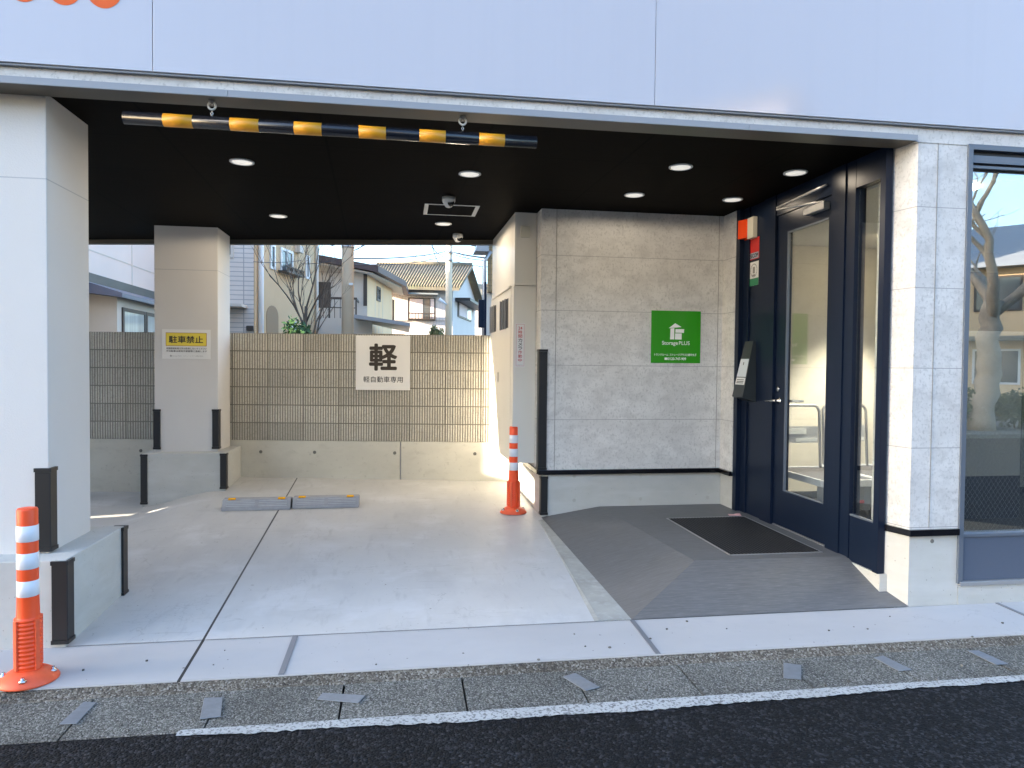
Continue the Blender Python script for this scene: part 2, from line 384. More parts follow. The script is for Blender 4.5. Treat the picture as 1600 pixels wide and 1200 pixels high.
# worn kerb band behind the gutter
q = MB(); n_ = 160; prev = None
for i in range(n_+1):
    x = -8+22*i/n_; e = rr.uniform(-.006, .006)
    ring = [(x, 3.395+e, -.047), (x, 3.408+e, -.036), (x, 3.435+e*.5, -.028), (x, 3.452+e*.4, -.015), (x, 3.48, -.012)]
    ring = [q.bm.verts.new(p) for p in ring]
    if prev:
        for k in range(4): q.bm.faces.new((prev[k], ring[k], ring[k+1], prev[k+1]))
    prev = ring
struct(q.build('kerb', M_kerb))
# white line, ragged on the road side
q = MB(); prev = None; x = -.90
while x < 12:
    w_ = .022 + .014*math.sin(x*1.7)+.005*math.sin(x*7.3)+rr.uniform(-.007, .007) + .014*max(0, math.sin(x*.6+1))
    if x < -.6: w_ *= (x+.95)/.35
    a = q.bm.verts.new((x, 3.068+rr.uniform(-.002, .002), -.0425)); b = q.bm.verts.new((x, 3.028-w_, -.0445))
    if prev: q.bm.faces.new((prev[0], a, b, prev[1]))
    prev = (a, b); x += .02
struct(q.build('road_line', M_line))
# apron
q = MB()
q.hexa([(-9, 3.466, -.1), (15, 3.466, -.1), (15, 3.934, -.1), (-9, 3.934, -.1)], [(-9, 3.466, -.008), (15, 3.466, -.008), (15, 3.934, .002), (-9, 3.934, .002)])
struct(q.build('apron', M_apron))
# parking floor height field
q = MB(); nx, ny = 60, 48; X0, X1, Y0, Y1 = -6.0, 1.34, 3.93, 8.9
grid = [[q.bm.verts.new((X0+(X1-X0)*i/nx, Y0+(Y1-Y0)*j/ny, fz(X0+(X1-X0)*i/nx, Y0+(Y1-Y0)*j/ny))) for j in range(ny+1)] for i in range(nx+1)]
for i in range(nx):
    for j in range(ny):
        f = q.bm.faces.new((grid[i][j], grid[i+1][j], grid[i+1][j+1], grid[i][j+1])); f.smooth = True
struct(q.build('parking_floor', M_floor))
# entrance ramp, hipped
A = (1.322, 3.932, .006); B = (1.250, 6.28, .104); Lc = (1.92, 4.44, .19); R1 = (1.79, 6.28, .19); C1 = (3.10, 3.932, .006); D1 = (3.05, 4.42, .19); E1 = (3.05, 6.28, .19)
q = MB()
q.face([A, C1, D1, Lc]); q.face([Lc, D1, E1, R1])
vA, vL, vR, vB = [q.bm.verts.new(p) for p in (A, Lc, R1, B)]
for f in (q.bm.faces.new((vA, vL, vB)), q.bm.faces.new((vB, vL, vR))): f.smooth = True
struct(q.build('entrance_ramp', M_tile))
q = MB()                                                    # pale edging strip left of the tiles
q.hexa([(1.10, 3.94, .004), (1.322, 3.94, .004), (1.252, 6.2, .09), (1.20, 6.2, .09)], [(1.13, 3.94, .0085), (1.322, 3.94, .0085), (1.252, 6.2, .099), (1.215, 6.2, .099)])
struct(q.build('edging', mat('stained edging', (.38, .38, .345), .8, var=[((4, 4, 4), 6, .2), ((20, 20, 20), 5, .5, (.48, .48, .46), (.5, .7))])))

# ------------------------------------------------------------------ storage building
CZ = 2.87
bl = thing('storage_building', (0, 4.5, 0), 'modern storage building with white glossy upper panels over an open parking bay', 'building')
q = MB()
for a, b in ((-3.6, -1.2585), (-1.2555, 1.4035), (1.4065, 4.0685), (4.0715, 6.5)): q.box(a, b, 3.895, 3.93, 2.945, 8.2, .002)
up = q.build('upper_facade', M_panel, bl)
q = MB(); q.prism([(-3.6, 3.932), (6.5, 3.932), (6.5, 8.6), (2.9, 7.6), (-1.64, 8.46), (-3.6, 8.86)], 2.95, 8.2); q.build('upper_storey', M_stucco, bl)
q = MB()
for cx in (-2.04, -1.853, -1.668, -1.485):
    n = 40; ro, zo, st = .098, .135, .043; cz = 3.241+zo
    for k in range(n):
        a0, a1 = 2*math.pi*k/n, 2*math.pi*(k+1)/n
        pts = [(cx+ro*math.cos(a0), cz+zo*math.sin(a0)), (cx+ro*math.cos(a1), cz+zo*math.sin(a1)), (cx+(ro-st)*math.cos(a1), cz+(zo-st)*math.sin(a1)), (cx+(ro-st)*math.cos(a0), cz+(zo-st)*math.sin(a0))]
        q.face([(x, 3.8935, z) for x, z in pts])
q.build('lettering', M_orangeink, up)
q = MB(); q.box(-3.6, 6.5, 3.905, 3.931, 2.935, 2.944); q.build('panel_lip', M_flash, bl)
q = MB(); q.box(-3.6, 6.5, 3.93, 4.02, 2.886, 2.934); q.box(3.075, 3.43, 3.93, 4.02, 2.846, 2.886); q.box(3.43, 6.5, 3.93, 4.02, 2.856, 2.886); q.build('fascia', M_siding, bl)
q = MB(); q.box(-3.6, -.90, 3.918, 3.929, 2.85, 2.886, .001); q.box(-.898, 1.99, 3.918, 3.929, 2.85, 2.886, .001); q.box(1.992, 3.075, 3.918, 3.929, 2.85, 2.886, .001); q.box(-3.6, 3.075, 3.93, 3.952, 2.884, 2.8858); q.build('flashing', M_flash, bl)
q = MB(); q.box(-3.6, 3.07, 3.9295, 4.085, 2.851, 2.858); q.build('drip_trim', M_lipm, bl)
q = MB(); q.prism([(-3.6, 4.086), (3.08, 4.086), (3.08, 7.52), (-1.64, 8.46), (-3.6, 8.86)], CZ, 2.93); q.build('soffit', M_soffit, bl)
d = Vector((4.72, -.94, 0)).normalized(); nn = Vector((.195, .98, 0))
q = MB(); q.obox(Vector((-1.64, 8.46, 2.855))+d*1.33+nn*.045, d*3.36, nn*.04, (0, 0, .035)); q.build('rear_trim', M_lipm, bl)
q = MB(); q.box(-3.6, -3.55, 4.1, 8.8, 2.85, 2.95); q.build('side_trim', M_lipm, bl)

def pillar(x0, x1, y0, y1, z0, px0, px1, py0, py1, pz0, pz1, slab=False):
    w = MB().box(x0, x1, y0, y1, z0, CZ+.02, .004).build('pillar', M_stucco, bl)
    r = MB(); r.box(px0, px1, py0, py1, pz0, pz1, .006); r.build('plinth', M_conc, w)
    return w
pillar(-3.2, -1.845, 4.09, 4.60, .44, -3.3, -1.697, 3.932, 4.72, -.05, .452)
pillar(-2.512, -1.892, 7.805, 8.33, .54, -2.588, -1.785, 7.66, 8.37, -.02, .545)
# utility room walls
W = MB()
W.prism([(1.225, 6.27), (2.945, 6.27), (2.945, 6.02), (3.02, 6.02), (3.02, 8.0), (1.20, 8.0)], .51, CZ+.02)
uw = W.build('utility_wall', M_siding, bl)
W = MB(); W.prism([(1.255, 6.285), (2.96, 6.285), (2.96, 6.02), (3.03, 6.02), (3.03, 8.05), (1.235, 8.05)], -.02, .508); pl = W.build('plinth', M_conc, uw)
W = MB()
W.box(1.212, 2.945, 6.247, 6.284, .490, .532, .004); W.box(1.205, 1.238, 6.285, 7.9, .490, .532, .004); W.box(2.918, 2.959, 6.02, 6.246, .490, .532, .004)
W.build('base_trim', M_blackgloss, uw)
for a_ in (1.361, 2.90): MB().box(a_, a_+.0045, 6.2665, 6.2698, .533, CZ-.001).build('joint_strip', M_greyink, uw)
W = MB()
RY = Matrix.Rotation(rad(90), 3, 'X')
for hx in (1.555, 2.183, 2.835):
    for hz in (.468, .25): MB().lathe([(.016, 0), (.016, .0015), (.011, .002), (.010, .0008)], (hx, 6.2848, hz), 14, RY).build('tie_hole', M_hole2, uw)
# corner pillar on the right with its concrete base
cp = MB(); cp.prism([(3.092, 3.935), (3.427, 3.935), (3.427, 4.25), (3.06, 4.25), (3.05, 4.12)], .478, 2.86); cpo = cp.build('corner_pillar', M_siding, bl)
W = MB(); W.box(3.2235, 3.2275, 3.9318, 3.9345, .49, 2.886); W.build('joint_strip', M_greyink, cpo)
W = MB(); W.prism([(3.098, 3.94), (3.44, 3.94), (3.44, 4.25), (3.03, 4.25), (3.03, 4.13)], -.03, .452); W.build('plinth', M_conc, cpo)
W = MB(); W.prism([(3.086, 3.915), (3.425, 3.915), (3.425, 3.96), (3.12, 3.97), (3.05, 4.13), (3.028, 4.11)], .443, .482); W.build('base_trim', M_blackgloss, cpo)
W = MB(); W.lathe([(.013, 0), (.013, .0015), (.009, .002), (.008, .0008)], (3.255, 3.9398, .405), 14, RY); W.build('tie_hole', M_hole, cpo)

# entrance door wall: x = 3.01 plane, from y 6.02 to 4.10
XD = 3.01
W = MB()
W.box(2.950, XD+.07, 5.955, 6.018, .12, CZ); W.box(XD-.02, XD+.07, 5.86, 5.954, .12, CZ)          # jamb left outer
W.box(XD-.005, XD+.07, 5.60, 5.858, .17, CZ)         # panel with stickers
W.box(XD-.02, XD+.07, 5.42, 5.598, .17, CZ)          # jamb by the lock side
W.box(XD-.02, XD+.07, 4.50, 4.655, .17, CZ)          # mullion
W.box(XD-.01, XD+.07, 4.40, 4.498, .12, CZ)
W.box(XD-.02, XD+.028, 4.085, 4.135, .168, CZ)         # right jamb
W.box(XD-.012, XD+.07, 4.656, 5.419, 2.70, CZ)       # head over door
W.box(XD-.008, XD+.06, 4.136, 4.399, 2.68, CZ)
df = W.build('door_frame', M_navy, bl)
W = MB(); W.box(XD+.0, XD+.06, 4.656, 5.419, .17, .197); W.build('threshold', M_alu, df)
W = MB(); W.box(XD-.004, XD+.05, 4.136, 4.399, .168, .475, .002); sp = W.build('sidelight', M_navy, bl)
W = MB(); W.box(XD+.018, XD+.024, 4.137, 4.398, .476, 2.679); W.build('pane', M_glass, sp)
W = MB(); W.box(XD-.006, XD+.016, 4.137, 4.398, .476, .488, .001); W.build('glazing_bead', M_frame, sp)
W = MB()
y0, y1 = 4.662, 5.413
W.box(XD+.0, XD+.042, y0, y1, .203, .489); W.box(XD+.0, XD+.042, y0, y1, 2.548, 2.695)
W.box(XD+.0, XD+.042, y0, y0+.05, .489, 2.548); W.box(XD+.0, XD+.042, 5.262, y1, .489, 2.548)
dr = W.build('entrance_door', M_navy, bl)
W = MB(); W.box(XD+.018, XD+.024, y0+.051, 5.261, .490, 2.547); W.build('pane', M_glass, dr)
W = MB(); W.box(XD-.003, XD+.015, 5.245, 5.261, .49, 2.547); W.box(XD-.003, XD+.015, y0+.051, 5.244, .49, .499); W.box(XD-.003, XD+.015, y0+.051, 5.244, 2.535, 2.547); W.build('glazing_bead', M_frame, dr)
W = MB(); RX = Matrix.Rotation(rad(-90), 3, 'Y')
W.lathe([(.026, 0), (.026, .006), (.012, .008), (.012, .035)], (XD, 5.34, 1.205), 18, RX)
W.tube([(XD-.045, 5.32, 1.205), (XD-.050, 5.36, 1.205), (XD-.050, 5.47, 1.200)], [.011, .011, .009], 10); W.build('handle', M_steel, dr)
W = MB(); W.tube([(XD+.045, 5.30, 1.205), (XD+.09, 5.29, 1.205), (XD+.095, 5.16, 1.21)], [.011, .011, .009], 10); W.build('inner_handle', M_steel, dr)
W = MB(); W.lathe([(.021, 0), (.021, .010), (.012, .013), (.008, .013)], (XD, 5.355, 1.297), 18, RX); W.build('lock_cylinder', M_steel, dr)
W = MB(); W.box(XD-.055, XD-.001, 4.70, 4.96, 2.605, 2.66, .006); cl = W.build('door_closer', M_alu, dr)
W = MB(); W.tube([(XD-.03, 4.73, 2.665), (XD-.10, 5.05, 2.69), (XD-.13, 5.20, 2.70)], .010, 8); W.tube([(XD-.13, 5.20, 2.715), (XD-.06, 4.80, 2.76), (XD-.03, 4.70, 2.775)], .010, 8); W.build('closer_arm', M_alu, cl)
# shop window to the right
W = MB()
W.box(3.428, 3.462, 3.925, 4.0, .136, 2.855, .002); W.box(3.462, 6.0, 3.927, 4.0, 2.822, 2.855, .002)
W.box(3.462, 6.0, 3.935, 4.0, 2.745, 2.790); W.box(3.462, 6.0, 3.935, 4.0, 2.712, 2.728)
W.box(3.462, 6.0, 3.93, 4.0, .425, .446, .002)
wn = W.build('shop_window', M_frame, bl)
W = MB(); W.box(3.462, 6.0, 3.962, 3.99, 2.70, 2.82); W.build('head_slot', M_slot, wn)
W = MB(); W.box(3.462, 6.0, 3.94, 3.98, .150, .424); W.build('spandrel_panel', M_spandrel, wn)
W = MB(); W.box(3.44, 6.0, 3.918, 4.0, .122, .148, .002); W.build('sill', M_alu, wn)
W = MB(); W.box(3.463, 5.99, 3.968, 3.974, .447, 2.711); W.build('pane', M_winglass, wn)
W = MB()                                             # diagonal safety wires in the glass
for sgn in (1, -1):
    for k in range(-90, 150):
        c = 3.463+k*.033
        pts = []
        z0_, z1_ = .447, 1.15
        xa, xb = c, c+sgn*(z1_-z0_)*.72
        ta, tb = 0.0, 1.0
        lo, hi = 3.463, 5.2
        if abs(xb-xa) > 0:
            t1, t2 = (lo-xa)/(xb-xa), (hi-xa)/(xb-xa)
            ta, tb = max(0, min(t1, t2)), min(1, max(t1, t2))
        if tb-ta < .03: continue
        W.tube([(xa+(xb-xa)*ta, 3.978, z0_+(z1_-z0_)*ta), (xa+(xb-xa)*tb, 3.978, z0_+(z1_-z0_)*tb)], .0009, 3, False)
W.build('safety_wire', M_alu, wn)
W = MB(); W.box(XD-.012, XD+.06, 4.07, 4.46, -.03, .166); W.build('frame_curb', M_conc, bl)
W = MB(); W.box(3.442, 6.5, 3.936, 4.12, -.05, .120); W.build('window_plinth', M_conc, bl)
# room behind the glass
W = MB()
W.face([(3.05, 6.46, .19), (6.4, 6.46, .19), (6.4, 6.46, 2.66), (3.05, 6.46, 2.66)]); W.face([(6.4, 4.0, .19), (6.4, 6.46, .19), (6.4, 6.46, 2.66), (6.4, 4.0, 2.66)])
W.face([(3.082, 6.02, .19), (3.082, 6.46, .19), (3.082, 6.46, 2.66), (3.082, 6.02, 2.66)])
ri = W.build('interior_wall', M_wallin, bl)
W = MB(); W.box(3.085, 6.39, 6.44, 6.458, .19, .26); W.build('skirting', M_slot, ri)
W = MB(); W.box(3.12, 6.42, 4.0, 4.24, .10, .188); W.box(3.045, 6.42, 4.2401, 6.48, .10, .188); W.build('interior_floor', M_floorin, bl)
W = MB(); W.box(3.085, 6.42, 4.005, 6.48, 2.665, 2.84); W.build('interior_ceiling', M_white, bl)
W = MB(); W.box(6.43, 6.5, 3.94, 9, -.05, 2.94); W.box(3.04, 6.43, 6.50, 6.6, -.05, 2.94); W.build('rear_wall', M_stucco, bl)
lampc = G(1537, 287, 2.65); lampc.y = max(lampc.y, 4.2)
W = MB(); W.lathe([(.085, 2.665), (.085, 2.655), (.07, 2.653)], (lampc.x, lampc.y, 0), 24); lo = W.build('ceiling_lamp', M_lampin)
tag(lo, 'round lit warm downlight inside, seen through the shop window', 'ceiling light')
for i, (lx, ly, e) in enumerate(((lampc.x+.05, lampc.y+.25, 3), (4.3, 5.8, 26))):
    ld = bpy.data.lights.new('downlight', 'SPOT'); ld.energy = e*3.2; ld.color = (1, .90, .72); ld.spot_size = rad(78); ld.spot_blend = .6; ld.shadow_soft_size = .06
    lo2 = bpy.data.objects.new('downlight', ld); col.objects.link(lo2); lo2.location = (lx, ly, 2.62)
W = MB(); W.lathe([(.085, 2.665), (.085, 2.655), (.07, 2.653)], (4.3, 5.8, 0), 24); tag(W.build('ceiling_lamp', M_lampin), 'lit warm downlight over the hand trolleys inside the entrance', 'ceiling light')

# ------------------------------------------------------------------ signs
def board(name, o, w, h, right, upv, mt, label, cat, th=.004, bev=.001):
    o = Vector(o); right = Vector(right); upv = Vector(upv); nrm = right.cross(upv)
    t = thing(name, o, label, cat)
    q = MB(); q.obox(o+right*w/2+upv*h/2-nrm*th/2, right*w/2, upv*h/2, nrm*th/2); q.build('board', mt, t)
    return t
Rr, Uu = (1, 0, 0), (0, 0, 1)
# no-parking notice on the rear pillar
o = Vector((-2.437, 7.799, 1.507)); t = board('parking_notice', o, .474, .304, Rr, Uu, M_board, 'white notice with yellow no-parking heading on the pale rear pillar', 'sign')
rectmb(o, Rr, Uu, [(.036, .132, .436, .270)], .001).build('heading_border', M_signbrd, t)
rectmb(o, Rr, Uu, [(.041, .137, .431, .265)], .0018).build('heading_panel', M_signyel, t)
text('駐車禁止', (.068, .163, .400, .236), o, Rr, Uu, M_ink, t, bold=.018, lift=.0026)
text('本施設契約者以外は駐車しないでください', (.040, .098, .438, .117), o, Rr, Uu, M_ink, t, bold=.008)
text('不法駐車は発見次第警察に通報します', (.040, .070, .438, .089), o, Rr, Uu, M_ink, t, bold=.008)
text('Storage PLUS   ストレージプラス株式会社', (.100, .022, .400, .036), o, Rr, Uu, M_greyink, t)
rectmb(o, Rr, Uu, [(.078, .022, .082, .034), (.084, .022, .092, .028), (.084, .029, .094, .034), [(.075, .035), (.094, .035), (.085, .041)]]).build('logo', M_greyink, t)
# light-car sign on the block wall
wd = Vector((2.95, -.46, 0)).normalized()                  # direction along the boundary wall
wn_ = Vector((-wd.y, wd.x, 0))                             # into the wall
WA = Vector((-1.8, 8.39, 0))
def wp(s, z, off=0): return WA + wd*s + Vector((0, 0, z)) - wn_*off
s0 = (Vector((-.505, 8.188, 0))-WA).dot(wd)
o = wp(s0, 1.181, .024); sw, sh = .608, .610
t = board('reserved_bay_sign', o, sw, sh, wd, Uu, M_board, 'white square sign with a large black character on the ribbed wall', 'sign', th=.004)
text('軽', (.157, .225, .455, .512), o, wd, Uu, M_ink, t, bold=.030)
text('軽自動車専用', (.085, .085, .527, .153), o, wd, Uu, M_ink, t, bold=.0)
# green storage sign
o = Vector((2.256, 6.263, 1.506)); w, h = .476, .480
t = board('company_sign', o, w, h, Rr, Uu, M_green, 'square green sign with white house logo on concrete look wall', 'sign', th=.004)
def gs(x, y): return ((x-240)/722*w, (988-y)/752*h)
rectmb(o, Rr, Uu, [[gs(492, 487), gs(680, 468), gs(586, 414)], [gs(514, 647), gs(574, 647), gs(574, 484), gs(518, 490)], [gs(584, 647), gs(683, 647), gs(683, 560), gs(588, 560)], [gs(590, 550), gs(715, 552), gs(718, 497), gs(592, 499)]], .002).build('logo', M_signwht, t)
text('Storage', (*gs(398, 742), *gs(628, 672)), o, Rr, Uu, M_signwht, t, bold=.010)
text('PLUS', (*gs(645, 726), *gs(803, 672)), o, Rr, Uu, M_signwht, t)
text('トランクルーム  ストレージプラス川崎中丸子', (*gs(288, 886), *gs(905, 850)), o, Rr, Uu, M_signwht, t, bold=.02)
text('0120-747-909', (*gs(488, 945), *gs(752, 908)), o, Rr, Uu, M_signwht, t, bold=.022)
rectmb(o, Rr, Uu, [(*gs(438, 943), *gs(482, 910))], .002).build('phone_mark', M_signwht, t)
# camera notice on the meter cabinet
o = Vector((1.030, 6.466, 1.455)); t = board('camera_notice', o, .088, .405, Rr, Uu, M_board, 'narrow vertical white notice with red characters on the cabinet edge', 'sign', th=.002)
q = rectmb(o, Rr, Uu, [(.006, .010, .008, .395), (.080, .010, .082, .395), (.0081, .010, .0799, .012), (.0081, .393, .0799, .395)]); q.build('border', M_red, t)
text('24', (.026, .345, .062, .372), o, Rr, Uu, M_red, t, bold=.01)
chs = '時間カメラ作動中'
for i, c in enumerate(chs):
    zt = .337-i*.0368
    text(c, (.026, zt-.031, .062, zt), o, Rr, Uu, M_red if c not in 'カメラ' else M_ink, t, bold=.008)
text('Storage PLUS', (.020, .017, .068, .024), o, Rr, Uu, M_greyink, t)

# ------------------------------------------------------------------ meter cabinet
mc = thing('meter_cabinet', (1.1, 7.2, .53), 'tall ivory meter cabinet with louvred door beside the grey utility wall', 'cabinet')
q = MB(); q.prism([(1.018, 6.47), (1.2185, 6.47), (1.196, 7.93), (1.0, 7.97)], 2.206, CZ); q.build('upper_case', M_cab, mc)
q = MB(); q.prism([(1.010, 6.470), (1.2185, 6.470), (1.198, 7.93), (.990, 7.97)], .57, 2.20); q.build('case', M_cab, mc)
dx = MB(); dx.hexa([(1.004, 6.60, .60), (1.010, 6.60, .60), (.995, 7.93, .60), (.980, 7.93, .60)], [(1.004, 6.60, 2.17), (1.010, 6.60, 2.17), (.995, 7.93, 2.17), (.980, 7.93, 2.17)]); do = dx.build('cabinet_door', M_cab, mc)
def xf(y): return 1.004 - .024*(y-6.60)/1.33
for ya, yb in ((7.52, 7.90), (6.74, 7.18)):
    fr_ = MB(); zz0, zz1 = 1.83, 2.11
    x_ = xf((ya+yb)/2)
    for k in range(3):
        a = ya+(yb-ya)*k/3; b = ya+(yb-ya)*(k+1)/3-.03
        fr_.hexa([(xf(a)-.004, a, zz0), (xf(b)-.004, b, zz0), (xf(b)+.003, b, zz0), (xf(a)+.003, a, zz0)], [(xf(a)-.004, a, zz1), (xf(b)-.004, b, zz1), (xf(b)+.003, b, zz1), (xf(a)+.003, a, zz1)])
    lv = fr_.build('louvre', M_slot, do)
    fr_ = MB()
    for k in range(3):
        b = ya+(yb-ya)*(k+1)/3-.03
        fr_.box(xf(b)-.018, xf(b)-.0045, b, b+.022, zz0-.005, zz1+.005)
    fr_.build('louvre_fin', M_alu, do)
q = MB(); q.box(xf(7.33)-.012, xf(7.33)-.001, 7.31, 7.35, 1.30, 1.40, .002); q.build('latch', M_cab, do)
q = MB(); q.box(.985, 1.012, 6.60, 7.95, 2.196, 2.215, .002); q.build('drip_edge', M_cab, mc)
q = MB(); q.box(1.068, 1.150, 6.444, 6.469, 2.64, 2.745, .004); tag(q.build('sensor_box', M_cream), 'small cream sensor box high on the cabinet edge', 'sensor')

# ------------------------------------------------------------------ block wall
bw = thing('block_wall', (-.4, 8.2, 0), 'grey boundary wall of ribbed blocks on a concrete base behind the bay', 'wall')
q = MB(); S0, S1 = -2.6, 2.95
def strip(q, s_a, s_b, z0, z1, off_f, off_b):
    b = [wp(s_a, z0, off_f), wp(s_b, z0, off_f), wp(s_b, z0, off_b), wp(s_a, z0, off_b)]
    q.hexa(b, [p+Vector((0, 0, z1-z0)) for p in b])
strip(q, S0, S1, .602, 1.806, -.004, -.12); q.build('mortar_core', M_mortar, bw)
q = MB(); pitch = .4/14; rr = random.Random(11)
for c in range(6):
    z0, z1 = .604+c*.2015, .604+c*.2015+.190
    k0 = int((S0)/.4)-1
    for kb in range(k0, int(S1/.4)+1):
        boff = rr.uniform(-.002, .002); mi = rr.choice((0, 0, 1, 1, 2)); nf0 = len(q.bm.faces)
        for k in range(14):
            a = kb*.4-.09 + k*pitch; 
            if a < S0 or a+pitch > S1: continue
            g = .0038 if k else .009
            e = rr.uniform(-.0025, .0025)+boff
            v = [wp(a+g, z0, -.008), wp(a+g+.0035, z0, .004+e), wp(a+pitch-.0035-.003, z0, .004+e), wp(a+pitch-.003, z0, -.008)]
            q.hexa(v, [p+Vector((0, 0, z1-z0)) for p in v])
        q.bm.faces.ensure_lookup_table()
        for f in q.bm.faces[nf0:]: f.material_index = mi
rb_ = q.build('ribbed_blocks', M_blocks[0], bw); rb_.data.materials.append(M_blocks[1]); rb_.data.materials.append(M_blocks[2])
q = MB(); strip(q, S0, 1.806, -.05, .600, .010, -.14); strip(q, 1.822, S1+.35, -.05, .600, .010, -.14); bs = q.build('concrete_base', M_dirtconc, bw)
q = MB(); strip(q, 1.808, 1.820, -.05, .59, .003, -.10); q.build('joint_filler', M_stop, bs)
RW = Matrix.Rotation(math.atan2(wd.y, wd.x), 3, 'Z') @ RY
for hx in (-1.563, -.964, -.072, .82, -2.3, -2.9):
    s = (hx-WA.x)/wd.x; p = wp(s, .472, .0102); MB().lathe([(.019, 0), (.019, .002), (.008, .001)], p, 12, RW).build('tie_hole', M_hole, bs)

# ------------------------------------------------------------------ corner guards
GG = 'black rubber corner guards on the pillars and walls'
def guard(x, y, sx, sy, z0, z1, label, w=.052, t=.013):
    g = thing('corner_guard', (x, y, z0), label, 'corner guard', GG)
    def L(w, t, z0, z1, nm):
        q = MB(); e = .0015
        pts = [(x-sx*t, y-sy*t), (x+sx*w, y-sy*t), (x+sx*w, y-sy*e), (x-sx*e, y-sy*e), (x-sx*e, y+sy*w), (x-sx*t, y+sy*w)]
        b = t*.35
        pts = [(x-sx*t, y-sy*(t-b)), (x-sx*(t-b), y-sy*t)] + pts[1:]
        q.prism(pts, z0, z1); q.build(nm, M_black, g)
    L(w, t, z0+.021, z1-.021, 'strip'); L(w+.004, t+.004, z1-.02, z1, 'end_cap'); L(w+.004, t+.004, z0, z0+.02, 'end_cap')
guard(-1.845, 4.09, -1, 1, .462, .905, 'black corner guard on the white front pillar above its plinth', .062, .013)
guard(-1.697, 3.932, -1, 1, .022, .449, 'black corner guard on front corner of the front pillar plinth', .062, .013)
guard(-1.697, 4.72, -1, -1, .03, .452, 'black corner guard on rear corner of the front pillar plinth', .06, .014)
guard(-2.512, 7.805, 1, 1, .572, .985, 'black corner guard on the left corner of the rear pillar', .055)
guard(-1.892, 7.805, -1, 1, .572, .985, 'black corner guard on the right corner of the rear pillar', .055)
guard(-2.588, 7.66, 1, 1, .032, .538, 'black corner guard on left corner of the rear pillar plinth', .05)
guard(-1.785, 7.66, -1, 1, .175, .540, 'black corner guard on right corner of the rear pillar plinth', .05)
guard(1.225, 6.27, 1, 1, .535, 1.617, 'tall black corner guard on the concrete look utility wall', .062, .016)
guard(1.255, 6.285, 1, 1, .125, .472, 'short black corner guard at the foot of the utility wall', .05, .014)

# ------------------------------------------------------------------ ceiling fittings
LAMP_W = 2.4
LG = 'round downlights in the black ceiling'
cl0 = thing('ceiling_light', (0, 0, CZ), '', 'ceiling light', LG)
q = MB(); q.lathe([(.083, CZ-.0005), (.083, CZ-.006), (.078, CZ-.009), (.070, CZ-.009), (.068, CZ-.003)], (0, 0, 0), 32); q.build('trim_ring', M_white, cl0)
q = MB(); q.lathe([(.0675, CZ-.002), (.0675, CZ-.0075), (.03, CZ-.0072)], (0, 0, 0), 32); q.build('diffuser', M_lens, cl0)
labs = [((-1.105, 5.22), 'white round downlight left of the ceiling, behind the striped bar'),
        ((.484, 5.235), 'white round downlight just behind the right end of the striped bar'),
        ((-1.165, 7.06), 'small white downlight far back over the rear pillar side'),
        ((.40, 7.12), 'white downlight between the ceiling hatch and the rear camera'),
        ((1.92, 4.78), 'white downlight near the front edge before the utility wall'),
        ((1.864, 5.62), 'white downlight over the middle of the concrete look wall'),
        ((2.776, 4.766), 'white downlight in front of the door closer'),
        ((2.714, 5.617), 'white downlight over the corner beside the red alarm lamp')]
for i, ((x, y), lb) in enumerate(labs):
    if i == 0: cl0.location = (x, y, CZ); cl0['label'] = lb
    else: dup(cl0, (x, y, CZ), lb, LG)
for (x, y), lb in labs:                                    # the downlights are on: soft warm pools under each
    ld = bpy.data.lights.new('downlight', 'SPOT'); ld.energy = LAMP_W*(2.8 if y > 6.5 else .22 if x > 2.3 else .65 if y > 5.3 else .5); ld.color = (1, .84, .64); ld.spot_size = rad(178); ld.spot_blend = .12; ld.shadow_soft_size = .066
    l_ = bpy.data.objects.new('downlight', ld); col.objects.link(l_); l_.location = (x, y, CZ-.03)
sc0 = thing('security_camera', (0, 0, CZ), '', 'security camera', 'white dome cameras under the ceiling')
q = MB(); q.lathe([(.055, CZ-.0005), (.056, CZ-.03), (.050, CZ-.045), (.040, CZ-.062), (.026, CZ-.082), (.012, CZ-.088)], (0, 0, 0), 28); q.build('housing', M_white, sc0)
q = MB(); q.lathe([(.004, -.030), (.017, -.026), (.027, -.012), (.030, 0), (.028, .01)], (.016, -.031, CZ-.052), 20, Matrix.Rotation(rad(50), 3, 'X') @ Matrix.Rotation(rad(0), 3, 'Z')); q.build('lens_dome', M_dark, sc0)
sc0.location = (.38, 6.0, CZ); sc0['label'] = 'white dome camera in front of the ceiling hatch'
dup(sc0, (.585, 7.66, CZ), 'white dome camera at the rear edge of the ceiling', 'white dome cameras under the ceiling')
ch = thing('ceiling_hatch', (.43, 6.5, CZ), 'rectangular ceiling hatch with a white metal rim', 'access hatch')
q = MB(); x0, x1, ya, yb = .190, .672, 6.27, 6.71
q.box(x0, x1, ya, ya+.02, CZ-.005, CZ-.0005); q.box(x0, x1, yb-.02, yb, CZ-.005, CZ-.0005); q.box(x0, x0+.035, ya+.0201, yb-.0201, CZ-.005, CZ-.0005); q.box(x1-.035, x1, ya+.0201, yb-.0201, CZ-.005, CZ-.0005); q.build('rim', M_white, ch)
q = MB(); q.box(x0+.036, x1-.036, ya+.021, yb-.021, CZ-.004, CZ-.0005); q.build('panel', M_soffit, ch)
